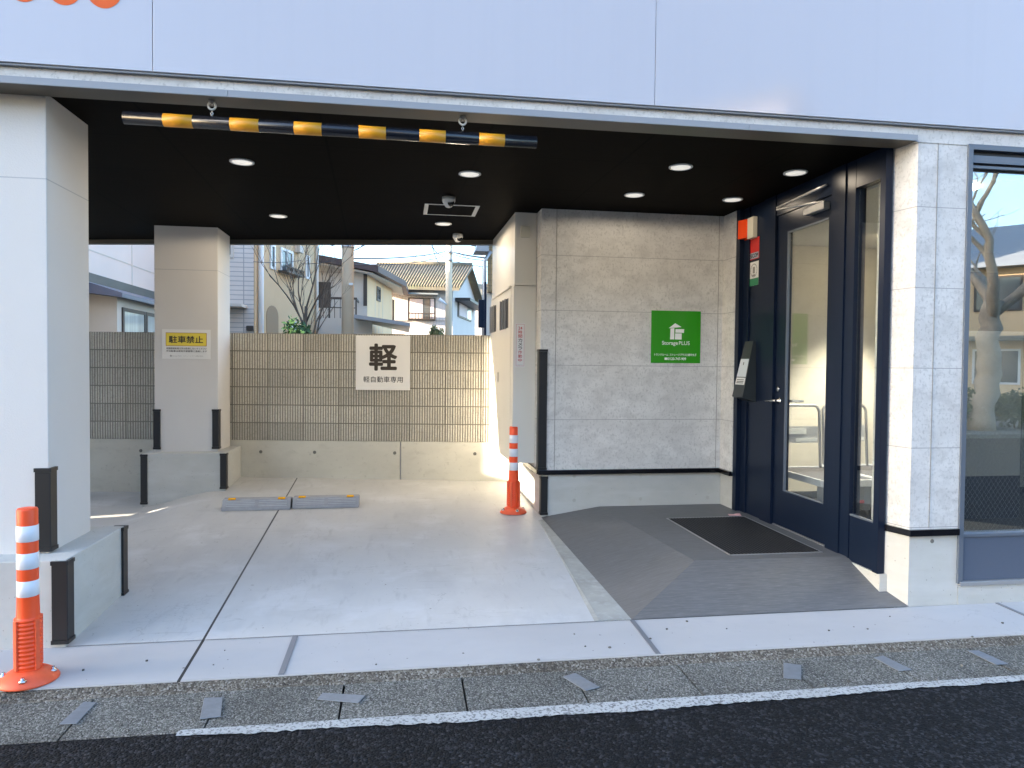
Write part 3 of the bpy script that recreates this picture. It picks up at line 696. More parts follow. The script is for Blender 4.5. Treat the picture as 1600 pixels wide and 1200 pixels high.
# height bar
hb = thing('height_bar', (-.34, 4.0, 2.70), 'black and yellow striped height bar hanging under the front beam', 'height bar')
def seg(a, b, mt, nm, r=.0335):
    q = MB(); za = 2.738-.0022*(a+1.43); zb = 2.738-.0022*(b+1.43); q.tube([(a, 4.0, za), (b, 4.0, zb)], r, 24); return q.build(nm, mt, hb)
seg(-1.431, .746, M_barblk, 'pipe')
for a, b in ((-1.237, -1.091), (-.905, -.758), (-.577, -.433), (-.237, -.092), (.089, .233), (.419, .563)): seg(a, b, M_yellow, 'yellow_band', .03356)
for x in (-.998, .328):
    q = MB(); q.torus((x, 4.0, 2.826), .019, .0055, 'y'); q.build('hanging_ring', M_white, hb)
    q = MB(); q.lathe([(.018, 2.850), (.014, 2.843), (.006, 2.838), (.005, 2.830)], (x, 4.0, 0), 14); q.build('ceiling_bolt', M_alu, hb)
    q = MB()
    for k, zc in enumerate((2.797, 2.786, 2.776)): q.torus((x, 4.0, zc), .0065, .0020, 'y' if k % 2 else 'x', 14, 6)
    q.build('chain', M_steel, hb)

# ------------------------------------------------------------------ door side fittings
al = thing('alarm_lamp', (XD, 5.85, 2.6), 'red alarm lamp on a cream box above the door frame stickers', 'alarm lamp')
q = MB(); q.box(XD-.05, XD-.006, 5.74, 5.84, 2.585, 2.765, .004); q.build('case', M_cream, al)
q = MB(); q.hexa([(XD-.055, 5.842, 2.60), (XD-.012, 5.842, 2.60), (XD-.03, 5.95, 2.60), (XD-.09, 5.93, 2.60)], [(XD-.055, 5.842, 2.76), (XD-.012, 5.842, 2.76), (XD-.03, 5.95, 2.76), (XD-.09, 5.93, 2.76)]); q.box(XD-.03, XD-.006, 5.842, 5.93, 2.59, 2.765)
q.build('lens', mat('red orange lens', (.75, .07, .015), .15), al)
R2, o = (0, -1, 0), Vector((XD-.0065, 5.87, 2.405))
t = board('security_sticker', o, .165, .185, R2, Uu, mat('sticker red', (.55, .02, .015), .35), 'red security sticker on the dark door frame panel', 'sticker', th=.001)
rectmb(o, R2, Uu, [(.008, .008, .157, .058)]).build('name_strip', mat('sticker grey', (.42, .47, .55), .4), t)
text('SECOM', (.014, .016, .151, .050), o, R2, Uu, M_ink, t, bold=.03, lift=.0024)
o = Vector((XD-.0065, 5.87, 2.18)); t = board('round_mark_sticker', o, .160, .205, R2, Uu, M_board, 'white sticker with a round mark and green foot below the red sticker', 'sticker', th=.001)
q = MB()
cx, cz, ro, ri_ = .080, .130, .058, .051
for k in range(24):
    a0, a1 = 2*math.pi*k/24, 2*math.pi*(k+.6)/24
    q.face([o+Vector(R2)*(cx+r_*math.cos(a))+Vector(Uu)*(cz+r_*math.sin(a))+Vector((-.0012, 0, 0)) for r_, a in ((ro, a0), (ro, a1), (ri_, a1), (ri_, a0))])
q.build('round_mark', M_ink, t)
rectmb(o, R2, Uu, [(0, 0, .160, .062)]).build('green_foot', mat('sticker green', (.03, .22, .10), .4), t)
rectmb(o, R2, Uu, [(.062, .105, .098, .160), (.055, .082, .105, .096)]).build('figure_mark', M_greyink, t)
# angled key pad box
kp = thing('keypad_box', (XD, 5.82, 1.2), 'dark sloping keypad box with pale card panel on the door frame', 'keypad')
q = MB()
ya, yb = 5.735, 5.88
q.hexa([(XD-.13, ya-.02, 1.215), (XD-.006, ya-.02, 1.175), (XD-.006, yb+.03, 1.175), (XD-.13, yb+.03, 1.215)], [(XD-.03, ya, 1.70), (XD-.006, ya, 1.70), (XD-.006, yb, 1.70), (XD-.03, yb, 1.70)]); q.build('case', mat('dark grey plastic', (.03, .035, .036), .35), kp)
def kpt(v, u, l=.0015):                                     # v: height fraction on the sloped face
    a = Vector((XD-.13, ya-.02, 1.215)).lerp(Vector((XD-.03, ya, 1.70)), v); b = Vector((XD-.13, yb+.03, 1.215)).lerp(Vector((XD-.03, yb, 1.70)), v)
    return b.lerp(a, u) + Vector((-.98, 0, .2))*l
q = MB(); pts = [kpt(.36, .05), kpt(.36, .95), kpt(.68, .95), kpt(.68, .05)]; q.hexa(pts, [p+Vector((-.98, 0, .2))*.003 for p in pts]); q.build('card_panel', mat('pale grey panel', (.62, .66, .68), .35), kp)
q = MB(); pts = [kpt(.22, .05), kpt(.22, .95), kpt(.345, .95), kpt(.345, .05)]; q.hexa(pts, [p+Vector((-.98, 0, .2))*.002 for p in pts]); q.build('label_plate', M_board, kp)
q = MB()
for v in (.30, .27, .245):
    pts = [kpt(v, .15, .004), kpt(v, .85, .004), kpt(v+.012, .85, .004), kpt(v+.012, .15, .004)]; q.face(pts)
pts = [kpt(.57, .44, .005), kpt(.57, .52, .005), kpt(.62, .52, .005), kpt(.62, .44, .005)]; q.face(pts)
q.build('print', M_ink, kp)

# ------------------------------------------------------------------ posts
PG = 'orange flexible posts with white bands'
dp = thing('flexible_post', (0, 0, 0), '', 'delineator post', PG)
prof = [(.124, 0), (.124, .006), (.108, .026), (.082, .044), (.060, .056)]
q = MB(); q.lathe(prof, (0, 0, 0), 36); bo = q.build('base', M_orange2, dp)
q = MB()
for k in range(4):
    q = MB(); a = rad(-78+90*k); c = Vector((.098*math.cos(a), .098*math.sin(a), .026))
    q.lathe([(.017, 0), (.017, .010), (.008, .012), (.008, .022)], c, 6); q.build('bolt', M_steel, bo)
prof = [(.058, .05)]
z = .06
while z < .285:                                           # ribbed lower sleeve
    prof += [(.0530, z), (.0530, z+.008), (.0565, z+.012), (.0565, z+.017)]; z += .0195
prof += [(.049, .292), (.047, .30), (.0440, .40), (.0425, .79), (.040, .798), (.030, .800), (.012, .797)]
q = MB(); q.lathe(prof, (0, 0, 0), 40)
q.build('post', M_orange, dp)
for zb in (.395, .522, .648):
    q = MB(); q.lathe([(.0440, zb), (.0452, zb+.001), (.0446, zb+.0725), (.0430, zb+.0735)], (0, 0, 0), 36); q.build('reflective_band', M_band, dp)
q = MB()
for k in range(4):
    a = rad(-30+90*k); q.obox((.054*math.cos(a), .054*math.sin(a), .175), (.010*math.cos(a), .010*math.sin(a), 0), (-.009*math.sin(a), .009*math.cos(a), 0), (0, 0, .115))
q.build('sleeve_rib', M_orange2, dp)
dp.location = (-1.70, 3.565, -.005); dp['label'] = 'orange and white flexible post at the front pillar by the gutter'
dup(dp, (1.03, 6.50, fz(1.03, 6.5)), 'orange and white flexible post in front of the ivory cabinet', PG)

# ------------------------------------------------------------------ wheel stops
SG = 'grey wheel stops across the parking bay'
ws = thing('wheel_stop', (0, 0, 0), '', 'wheel stop', SG)
q = MB(); L2 = .303
sec = [(-.085, 0), (-.080, .030), (-.035, .098), (.06, .102), (.075, .095), (.085, 0)]
b = [(-L2, y, z) for y, z in sec]; q.hexa(b, [(L2, y, z) for y, z in sec])
bmesh.ops.bevel(q.bm, geom=list(q.bm.edges), offset=.006, segments=2, affect='EDGES')
q.build('block', M_stop, ws)
q = MB()
dy, dz = .045, .068; nl = math.hypot(dy, dz)
for xa in (-.265, .02):
    for k in range(4):
        f = .18+k*.2; c = Vector((xa+.125, -.080+dy*f, .030+dz*f)); nrm = Vector((0, -dz, dy))/nl
        q.obox(c+nrm*.001, (.125, 0, 0), Vector((0, dy, dz))/nl*.0022, nrm*.003)
q.build('tread_rib', mat('pale grey ribs', (.46, .47, .49), .7), ws)
for xa in (-.22, .22):
    q = MB(); q.obox((xa, -.027, .103), (.033, 0, 0), (0, .016, .004), (0, -.002, .006)); bmesh.ops.bevel(q.bm, geom=list(q.bm.edges), offset=.004, segments=2, affect='EDGES'); q.build('reflector', M_reflector, ws)
ws.location = (-1.315, 6.86, fz(-1.3, 6.86)-.004); ws['label'] = 'left grey wheel stop with yellow reflectors, nearer the rear pillar'
w2 = dup(ws, (-.695, 6.885, fz(-.7, 6.885)-.002), 'right grey wheel stop with yellow reflectors, below the white square sign', SG)

# ------------------------------------------------------------------ small things on the ground
q = MB(); q.prism([(2.225, 4.545), (2.885, 4.545), (2.905, 5.70), (2.225, 5.70)], .1905, .1935)
JM0 = mat('dull mat rim', (.16, .16, .155), .5)
mt_ = thing('floor_mat', (2.56, 5.1, .19), 'dark metal framed bristle mat set in the grey entrance tiles', 'door mat')
q.build('bristle', M_mat, mt_)
q = MB()
for a, b in (((2.215, 4.533), (2.900, 4.545)), ((2.215, 5.701), (2.92, 5.715))): q.box(a[0], b[0], a[1], b[1], .1902, .1945)
q.box(2.213, 2.2248, 4.533, 5.715, .1902, .1945); q.hexa([(2.8855, 4.546, .1902), (2.898, 4.546, .1902), (2.918, 5.70, .1902), (2.9055, 5.70, .1902)], [(2.8855, 4.546, .1945), (2.898, 4.546, .1945), (2.918, 5.70, .1945), (2.9055, 5.70, .1945)])
q.build('rim', M_alu, mt_)
q = MB()                                                     # raised grid of the mat
for k in range(1, 44): q.box(2.226, 2.886, 4.546+k*.0262-.002, 4.546+k*.0262+.002, .1936, .1965)
for k in range(1, 25): q.box(2.226+k*.0262-.002, 2.226+k*.0262+.002, 4.546, 5.699, .1936, .1962)
q.build('grid', M_slot, mt_)
q = MB(); c = Vector((2.86, 5.78, .1925)); q.obox(c, (.05, -.012, 0), (.005, .022, 0), (0, 0, .002)); q.obox(c+Vector((.03, .01, .006)), (.02, -.01, .004), (.005, .014, 0), (0, 0, .002))
q = q.build('paper_scrap', mat('pink paper', (.70, .42, .42), .7)); tag(q, 'crumpled pink paper scrap at the foot of the door', 'litter')
plates = [[(92, 1131), (120, 1130), (151, 1097), (131, 1096)], [(312, 1123), (345, 1119), (348, 1089), (319, 1090)], [(495, 1092), (560, 1098), (571, 1086), (504, 1082)], [(879, 1057), (915, 1079), (937, 1073), (899, 1051)],
          [(1224, 1059), (1252, 1061), (1252, 1039), (1224, 1035)], [(1365, 1027), (1404, 1048), (1425, 1046), (1380, 1024)], [(1511, 1016), (1555, 1038), (1576, 1037), (1529, 1016)]]
pl_lab = ['slanting grey metal plate over the gutter joint beside the near post', 'upright grey metal plate on the gutter below the dark floor joint', 'wide grey metal plate lying crosswise on the gutter', 'slanted grey metal plate lifted over a dark gap in the gutter',
          'squarish grey metal plate on the gutter below the entrance ramp', 'slanted grey metal plate on the gutter below the concrete corner pillar', 'slanted grey metal plate on the gutter below the shop window']
for pts, lb in zip(plates, pl_lab):
    w_ = [G(*p, -.037) for p in pts]; q = MB(); q.hexa([p-Vector((0, 0, .004)) for p in w_], w_)
    bmesh.ops.bevel(q.bm, geom=list(q.bm.edges), offset=.0015, segments=1, affect='EDGES')
    tag(q.build('metal_plate', M_plate), lb, 'metal plate', 'grey metal plates over the gutter joints')
    q = MB(); c = sum(w_, Vector())/4
    for s in (-1, 1):
        e = (w_[1]-w_[0] if pts is plates[1] else w_[2]-w_[1]).normalized()
JM = mat('grey joint cover', (.20, .21, .23), .5, metal=.3)
def bar(a, b, w, lb, mt=JM):
    a, b = Vector(a), Vector(b); d = (b-a).normalized(); s = Vector((-d.y, d.x, 0))*w/2
    q = MB(); v = [a-s, b-s, b+s, a+s]; q.hexa(v, [p+Vector((0, 0, .004)) for p in v])
    tag(q.build('joint_cover', mt), lb, 'joint cover', 'grey bars over the apron joints')
bar((-.558, 3.47, -.0078), (-.558, 3.925, .003), .028, 'grey metal bar across the apron in the middle of the parking bay')
bar((1.312, 3.47, -.0078), (1.323, 3.925, .003), .026, 'dark metal bar across the apron at the corner of the entrance ramp')
e0, e1 = G(1572, 949, 0), G(1600, 961, -.004)
bar((e0.x, 3.925, .003), (e0.x-.01, 3.47, -.0078), .022, 'dark metal bar across the apron below the shop window')
q = MB(); R = random.Random(17)
for _ in range(150):
    x, y = R.uniform(-2.2, 4.2), R.choice((R.uniform(3.36, 3.47), R.uniform(3.47, 3.9), R.uniform(3.06, 3.4)))
    if y > 3.47 and R.random() < .55: continue
    z = -.012 if y > 3.466 else -.044 if y < 3.4 else -.026
    if y > 3.466: z = -.008+.010*(y-3.466)/.47
    r_ = R.uniform(.002, .0058); q.obox((x, y, z+r_*.5), (r_, r_*.3, 0), (-r_*.3, r_*R.uniform(.6, 1), 0), (0, r_*.2, r_*.7))
g_ = q.build('grit', mat('dark grit', (.07, .065, .055), .9, var=[((40, 40, 40), 2, .6, (.3, .28, .24), (.5, .55))])); g_['kind'] = 'stuff'; g_['label'] = 'scattered dark grit along the apron and gutter edge'; g_['category'] = 'grit'
# trolleys inside
tr = thing('hand_trolley', (0, 0, .188), '', 'platform trolley', 'platform trolleys inside the entrance')
q = MB(); q.box(-.24, .24, -.38, .38, .345, .372, .006); q.build('platform', mat('grey mat deck', (.10, .10, .115), .7), tr)
q = MB(); q.box(-.255, .255, -.40, -.381, .33, .385, .004); q.box(-.255, .255, .381, .40, .33, .385, .004); q.box(-.26, -.2405, -.38, .38, .33, .385, .004); q.box(.2405, .26, -.38, .38, .33, .385, .004); q.build('rim', M_band, tr)
q = MB(); pth = [(-.22, .385, .36), (-.22, .42, .88)]
for k in range(1, 6): a = rad(90*k/6); pth.append((-.22+.06*(1-math.cos(a)), .425, 0.88+.06*math.sin(a)))
pth += [(-.16, .425, .94)]; r_ = [(-x, y, z) for x, y, z in pth[::-1]]
q.tube(pth+r_, .0135, 10); hd = q.build('handle', M_alu, tr)
q = MB(); q.box(-.20, .20, .402, .412, .60, .75); q.build('sign_plate', mat('grey plate', (.45, .46, .47), .5), hd)
q = MB(); q.box(-.14, .08, .396, .4015, .68, .73); q.box(-.02, .19, .396, .4015, .61, .64); q.build('label_strip', M_signwht, hd)
for sx in (-.19, .19):
    for sy in (-.30, .30):
        q = MB(); q.tube([(sx-.018, sy, .06+.188-.188), (sx+.018, sy, .06)], .058, 16); wl = q.build('wheel', M_black, tr)
        q = MB(); q.box(sx-.03, sx+.03, sy-.03, sy+.03, .125, .33); q.build('fork', M_alu, wl)
q = MB(); q.box(.02, .10, -.425, -.401, .20, .225, .006); q.build('brake_pedal', mat('red pedal', (.5, .03, .03), .4), tr)
for ch_ in tr.children_recursive if hasattr(tr, 'children_recursive') else []: pass
def shift(o, dz):
    for v in o.data.vertices: v.co.z += dz
for c in tr.children:
    shift(c, .188)
    for g in c.children: shift(g, .188)
tr.location = (3.58, 5.62, .188); tr.rotation_euler = (0, 0, 0); tr['label'] = 'grey platform trolley seen through the glass of the entrance door'
t2 = dup(tr, (4.12, 5.72, .188), 'grey platform trolley seen through the narrow sidelight', 'platform trolleys inside the entrance')
q = MB(); q.box(3.50, 4.47, 4.56, 4.58, .70, 1.75, .002); q = q.build('hanging_board', mat('pale grey board', (.55, .55, .53), .6)); tag(q, 'pale grey board hanging inside the shop window', 'board')
q = MB(); q.box(4.7, 4.78, 5.4, 6.1, .19, 2.3, .004); q.box(4.78, 5.3, 5.4, 6.1, .19, 2.3, .004); q = q.build('dark_cabinet', mat('dark navy locker', (.02, .03, .05), .4)); tag(q, 'tall dark blue locker inside behind the shop window', 'locker')

# ------------------------------------------------------------------ neighbouring houses seen behind the wall
def GX(px, py, X):
    d = _w + _r*((px-800)/F) - _u*((py-600)/F)
    return Vector((0, 0, CAMH)) + d*(X/d.x)
M_render = mat('white render', (.84, .72, .64), .8, var=[((.5, .5, .5), 4, .05)])
M_lowroof = mat('dark metal roof edge', (.10, .10, .09), .5, var=[((.8, .8, 3), 4, .3)])
M_brickt = mat('tan brick', (.36, .26, .16), .85, var=[((5, 5, 9), 4, .25)])
add_lines(M_brickt, [((0, 0, 1), (0, .12), .008)], (.14, .10, .07))
M_pane = mat('curtained pane', (.55, .60, .58), .12, spec=.6, var=[((5, 5, .4), 3, .25)])
M_darkpane = mat('dark pane', (.06, .075, .085), .08, spec=.7)
M_brown = mat('dark brown frame', (.06, .045, .035), .5)
M_beige = mat('beige stucco', (.62, .45, .27), .85, var=[((.35, .35, .5), 4, .10), ((1.5, 1.5, .5), 5, .3, (.5, .36, .22), (.5, .8))], bump=[((60, 60, 60), .2, .004)])
M_cream2 = mat('cream panel wall', (.80, .56, .32), .75, var=[((.6, .6, .6), 4, .06)])
M_greyw = mat('white grey siding', (.66, .60, .52), .7, var=[((.6, .6, .6), 4, .06)])
M_bluew = mat('pale corrugated siding', (.56, .51, .49), .6, var=[((.6, .6, .6), 4, .05)])
add_lines(M_bluew, [((1, .3, 0), (0, .16), .018)], (.44, .40, .385), .7)
M_rooft = mat('brown clay roof tile', (.20, .165, .11), .8, var=[((2, 2, 2), 5, .25), ((.6, .6, 2), 4, .5, (.22, .25, .11), (.55, .7))])
M_pink = mat('pale pink shutter', (.68, .55, .53), .7)
M_whitetile = mat('white brick tile', (.72, .66, .60), .5, var=[((2.5, 2.5, 6), 3, .06)])
add_lines(M_whitetile, [((0, 0, 1), (0, .13), .010), ((1, 0, 0), (0, .55), .012)], (.36, .35, .34))
M_polec = mat('concrete pole', (.74, .60, .43), .8, var=[((1.5, 1.5, .5), 5, .15)])
M_wire = mat('black cable', (.03, .035, .045), .6)
M_bark2 = mat('pale mottled bark', (.34, .28, .21), .9, var=[((5, 5, 4), 6, .5, (.20, .16, .12), (.45, .62)), ((14, 14, 10), 5, .6, (.45, .40, .32), (.55, .68))], bump=[((18, 18, 10), .7, .02)])
M_bark = mat('grey brown bark', (.15, .115, .085), .9, var=[((6, 6, 3), 5, .35)], bump=[((40, 40, 15), .5, .006)])
M_leaf = mat('green leaf', (.035, .10, .018), .55, var=[((9, 9, 9), 3, .5)])
M_leaf2 = mat('yellow green leaf', (.22, .22, .07), .6, var=[((7, 7, 7), 3, .5)])
M_hedge = mat('hedge leaf', (.05, .085, .02), .6, var=[((8, 8, 8), 3, .5)])
M_greyroof = mat('grey metal roof', (.30, .32, .34), .45)

def hb_(q, o, rt, nr, x0, x1, z0, z1, d0, d1):
    """box on a wall: x along rt, z up, from d0 to d1 outwards along nr"""
    o, rt, nr = Vector(o), Vector(rt), Vector(nr)
    b = [o+rt*x0+nr*d0+Vector((0, 0, z0)), o+rt*x1+nr*d0+Vector((0, 0, z0)), o+rt*x1+nr*d1+Vector((0, 0, z0)), o+rt*x0+nr*d1+Vector((0, 0, z0))]
    q.hexa(b, [p+Vector((0, 0, z1-z0)) for p in b]); return q
def wallbox(name, o, rt, nr, x0, x1, z0, z1, d0, d1, mt, par): return hb_(MB(), o, rt, nr, x0, x1, z0, z1, d0, d1).build(name, mt, par)
def win(o, rt, nr, x0, x1, z0, z1, par, fm, pm, f=.06, mid=True, d=.0):
    q = MB()
    hb_(q, o, rt, nr, x0, x1, z1-f, z1, d-.02, d+.05); hb_(q, o, rt, nr, x0, x1, z0, z0+f, d-.02, d+.05)
    hb_(q, o, rt, nr, x0, x0+f, z0+f, z1-f, d-.02, d+.05); hb_(q, o, rt, nr, x1-f, x1, z0+f, z1-f, d-.02, d+.05)
    if mid: hb_(q, o, rt, nr, (x0+x1)/2-f/2, (x0+x1)/2+f/2, z0+f, z1-f, d-.02, d+.045)
    w = q.build('window', fm, par)
    wallbox('pane', o, rt, nr, x0+f, x1-f, z0+f, z1-f, d-.02, d+.015, pm, w); return w

# white house at the left, its long side along the bay
XA = -5.95
ya, yb = GX(100, 450, XA).y, GX(300, 450, XA).y
A_ = thing('white_house', (XA-2, (ya+yb)/2, 0), 'pinkish white house with dark low roof and bay window, left of the rear pillar', 'house')
q = MB(); q.box(XA-6, XA-.35, ya-1, yb+6, -.1, 7.5); q.build('wall', M_render, A_)
zt = GX(145, 427, XA).z; zb_ = GX(145, 446, XA).z
q = MB(); q.box(XA-.349, XA, ya-1, yb+4, zb_+.002, zt, .01); q.build('roof_edge', M_lowroof, A_)
q = MB(); q.box(XA-.349, XA-.06, ya-1, yb+4, -.1, zb_); q.build('lower_wall', M_brickt, A_)
q = MB()
for zz in (GX(145, 392, XA-.35).z, ): q.box(XA-.349, XA-.342, ya-1, yb+6, zz-.012, zz+.012)
yy = GX(206, 400, XA-.35).y; q.box(XA-.349, XA-.341, yy-.012, yy+.012, zt, 7.4); q.build('panel_joint', M_greyw, A_)
XB = XA+.55
y0, y1 = GX(183, 500, XB).y, GX(183, 500, XB).y+3.2
zr0 = GX(165, 452, XB).z
bay = MB(); bay.box(XA-.06, XB, y0, y1, .6, zr0-.05); bay = bay.build('bay_window', M_greyw, A_)
q = MB(); q.hexa([(XA-.06, y0-.35, zr0-.03), (XB+.22, y0-.35, zr0-.12), (XB+.22, y1+.3, zr0-.12), (XA-.06, y1+.3, zr0-.03)], [(XA-.06, y0-.35, zr0+.22), (XB+.22, y0-.35, zr0-.04), (XB+.22, y1+.3, zr0-.04), (XA-.06, y1+.3, zr0+.22)]); q.build('bay_roof', mat('blue grey sheet roof', (.12, .135, .19), .4), bay)
zw = GX(190, 480, XB).z
for k in range(2):
    a = y0+.22+k*1.3
    q = MB(); q.box(XB, XB+.03, a, a+1.28, .85, .92); q.box(XB, XB+.03, a, a+1.28, zw-.07, zw); q.box(XB, XB+.03, a, a+.08, .92, zw-.07); q.box(XB, XB+.03, a+1.2, a+1.28, .92, zw-.07); q.build('window_frame', M_brown, bay)
    q = MB(); q.box(XB, XB+.012, a+.08, a+1.2, .92, zw-.07); q.build('window_pane', M_pane, bay)

# white tiled house
o = P(330, 520, 21); rt = Vector((1, 0, 0)); nr = Vector((0, -1, 0)); o.z = 0
B_ = thing('tiled_house', (o.x+.8, o.y+2, 0), 'house clad in white brick tiles just right of the rear pillar', 'house')
xw = P(396.5, 450, 21).x-o.x
xk = (o.x+xw)/21*27-.15; q = MB(); q.prism([(o.x-1, 21), (o.x+xw, 21), (xk, 27), (o.x-3, 27)], -.1, 8.5); q.build('wall', M_whitetile, B_)
a = P(350, 373, 21); b = P(365.5, 403, 21)
win(o, rt, nr, a.x-o.x, b.x-o.x, b.z, a.z+.3, B_, M_greyw, M_darkpane, .08, False)
a = P(352, 477, 21); b = P(386, 482, 21)
wallbox('awning', o, rt, nr, a.x-o.x, b.x-o.x, b.z, a.z, .001, .7, M_greyw, B_)
a = P(389, 509, 21); q = MB(); q.box(a.x-.06, a.x+.14, 20.9, 20.998, a.z-.14, a.z, .02); q.build('wall_lamp', M_brown, B_)

# beige stucco house, its long side turned to the right
p0 = P(398, 450, 24); p0.z = 0; dirC = Vector((.245, 1, 0)).normalized(); nC = Vector((dirC.y, -dirC.x, 0))
kk = P(494, 450, 1); rx = kk.x/kk.y; LC = (p0.x-rx*p0.y)/(rx*dirC.y-dirC.x)
C_ = thing('beige_house', p0+dirC*2, 'beige stucco house with small white windows behind the bare tree', 'house')
b = [p0, p0+dirC*LC, p0+dirC*LC-nC*7, p0-nC*7]
q = MB(); q.hexa([v+Vector((0, 0, -.1)) for v in b], [v+Vector((0, 0, 7.7)) for v in b]); q.build('wall', M_beige, C_)
e = .45; b = [p0-dirC*e+nC*e, p0+dirC*(LC+e)+nC*e, p0+dirC*(LC+e)-nC*(7+e), p0-dirC*e-nC*(7+e)]
q = MB(); q.hexa([v+Vector((0, 0, 7.702)) for v in b], [v+Vector((0, 0, 7.85)) for v in b]); q.build('roof', M_lowroof, C_)
def onC(px, py):                                           # along-wall distance and height for a pixel
    d = _w + _r*((px-800)/F) - _u*((py-600)/F); d2 = d
    t = (p0.x*dirC.y-p0.y*dirC.x)/(d2.x*dirC.y-d2.y*dirC.x); pt = Vector((0, 0, CAMH))+d2*t
    return (pt-p0).dot(dirC), pt.z
for (a, b_, md) in (((421, 380), (429, 422), False), ((437.5, 386), (456.5, 432), True), ((477, 398), (482.5, 437), False)):
    s0, z1 = onC(*a); s1, z0 = onC(*b_); win(p0, dirC, nC, s0, s1, z0, z1, C_, M_white, M_darkpane, .09, md)
s0, zt = onC(434, 414); s1, z_ = onC(463, 434)
q = MB(); hb_(q, p0, dirC, nC, s0, s1, zt-.04, zt, .28, .32); hb_(q, p0, dirC, nC, s0, s1, z_, z_+.06, .001, .34)
k = 14
for i in range(k+1): hb_(q, p0, dirC, nC, s0+(s1-s0-.03)*i/k, s0+(s1-s0-.03)*i/k+.03, z_+.06, zt-.04, .285, .312)
q.build('window_rail', M_brown, C_)
s0, zt = onC(416, 485); s1, _ = onC(434.5, 500)
q = MB(); pts = [(s0, 0), (s1, 0)] + [((s0+s1)/2+(s1-s0)/2*math.cos(rad(t_)), zt-.15+.35*math.sin(rad(t_))) for t_ in range(0, 181, 20)]
b = [p0+dirC*s+nC*.004+Vector((0, 0, z)) for s, z in pts]; q.hexa(b, [v+nC*.01 for v in b]); q.build('arched_recess', mat('recess brown', (.30, .215, .13), .85), C_)
s0, z1 = onC(404, 372); q = MB(); q.tube([p0+dirC*s0+nC*.08+Vector((0, 0, 0)), p0+dirC*s0+nC*.08+Vector((0, 0, 7.69))], .09, 10); q.build('downpipe', M_white, C_)
q = MB(); q.tube([p0+dirC*(LC-.12)+nC*.08+Vector((0, 0, 0)), p0+dirC*(LC-.12)+nC*.08+Vector((0, 0, 7.69))], .06, 10); q.build('downpipe', M_greyw, C_)
s0, z1 = onC(449, 501); wallbox('meter_box', p0, dirC, nC, s0, s0+.45, z1-.35, z1, .001, .16, M_white, C_)
s0, z1 = onC(460.5, 383); wallbox('vent_hood', p0, dirC, nC, s0, s0+.35, z1-.25, z1, .001, .2, M_greyw, C_)

# cream house with balcony
YD = 31.0
x0, x1 = P(470, 450, YD).x, P(573.5, 450, YD).x
D_ = thing('cream_house', ((x0+x1)/2, YD+3, 0), 'cream house with brown gabled roof edge and balcony behind the near pole', 'house')
YD2 = 36.5; x2 = P(612, 450, YD2).x
zE = P(573, 428, YD).z; zE2 = P(612, 444, YD2).z; zL = P(495, 414, YD).z
q = MB(); q.hexa([(x0, YD, -.1), (x1, YD, -.1), (x1+.01, YD2, -.1), (x0, YD2, -.1)], [(x0, YD, zL+.3), (x1, YD, zE), (x1+.01, YD2, zE), (x0, YD2, zL+.3)]); q.build('wall', M_greyw, D_)
q = MB(); q.hexa([(x1+.012, YD+.01, -.1), (x2, YD2, -.1), (x2, YD2+3, -.1), (x1+.012, YD2+3, -.1)], [(x1+.012, YD+.01, zE-.03), (x2, YD2, zE2-.1), (x2, YD2+3, zE2-.1), (x1+.012, YD2+3, zE)]); q.build('side_wall', M_cream2, D_)
def flat(name, pts, t, mt, par):
    q = MB(); pts = [Vector(p) for p in pts]; q.hexa(pts, [p+Vector((0, 0, t)) for p in pts]); return q.build(name, mt, par)
pa, pb, pc = P(482, 405, YD-1.0), P(591, 425, YD-.8), P(634, 447.5, YD2-1)
rf = flat('roof', [pa, pb, pc, pc+Vector((.2, 5, 0)), (pa.x, YD2+6, pa.z+.5)], .26, mat('dark brown roof edge', (.085, .05, .045), .6), D_)
flat('eave_soffit', [pa+Vector((0, .15, -.07)), pb+Vector((-.25, .15, -.07)), pc+Vector((-.2, .1, -.07)), pc+Vector((-.1, 4, -.07)), (pa.x, YD2+5, pa.z+.4)], .06, M_greyw, rf)
for (a, b_, mt_n, d_) in (((494, 440.5), (517, 480), M_brown, .05), ((568, 428), (573.5, 478), M_brown, .04), ((494, 424.5), (573.4, 427), M_brown, .03)):
    a = P(*a, YD); b_ = P(*b_, YD); q = MB(); q.box(a.x, b_.x, YD-d_, YD-.001, b_.z, a.z); q.build('shutter' if mt_n is M_brown and d_ == .05 else 'trim_board', mt_n, D_)
dS = Vector((x2-x1, YD2-YD, 0)); lS = dS.length; dS.normalize(); nS = Vector((dS.y, -dS.x, 0)); oS = Vector((x1, YD, 0))
def onS(px, py):
    d = _w + _r*((px-800)/F) - _u*((py-600)/F); t = (oS.x*dS.y-oS.y*dS.x)/(d.x*dS.y-d.y*dS.x); pt = Vector((0, 0, CAMH))+d*t
    return (pt-oS).dot(dS), pt.z
s0, z1 = onS(588, 447); s1, z0 = onS(593.5, 472); win(oS, dS, nS, s0, s1, z0, z1, D_, M_brown, M_darkpane, .10, False)
q = MB()
for px in (586, 592, 598): s, _ = onS(px, 450); hb_(q, oS, dS, nS, s-.02, s+.02, .5, zE2-.2, .001, .015)
q.build('panel_joint', M_greyw, D_)
zt, zb0 = P(520, 464, YD-1.6).z, P(520, 497, YD-1.6).z
xa, xb = P(478, 480, YD-1.6).x, P(557.5, 480, YD-1.6).x
bal = MB(); bal.box(xa, xb+.6, YD-1.6, YD-.05, zb0-.12, zb0); bal.box(xa, xb+.6, YD-1.62, YD-1.601, zb0-.75, zb0-.10); bal = bal.build('balcony', M_greyw, D_)
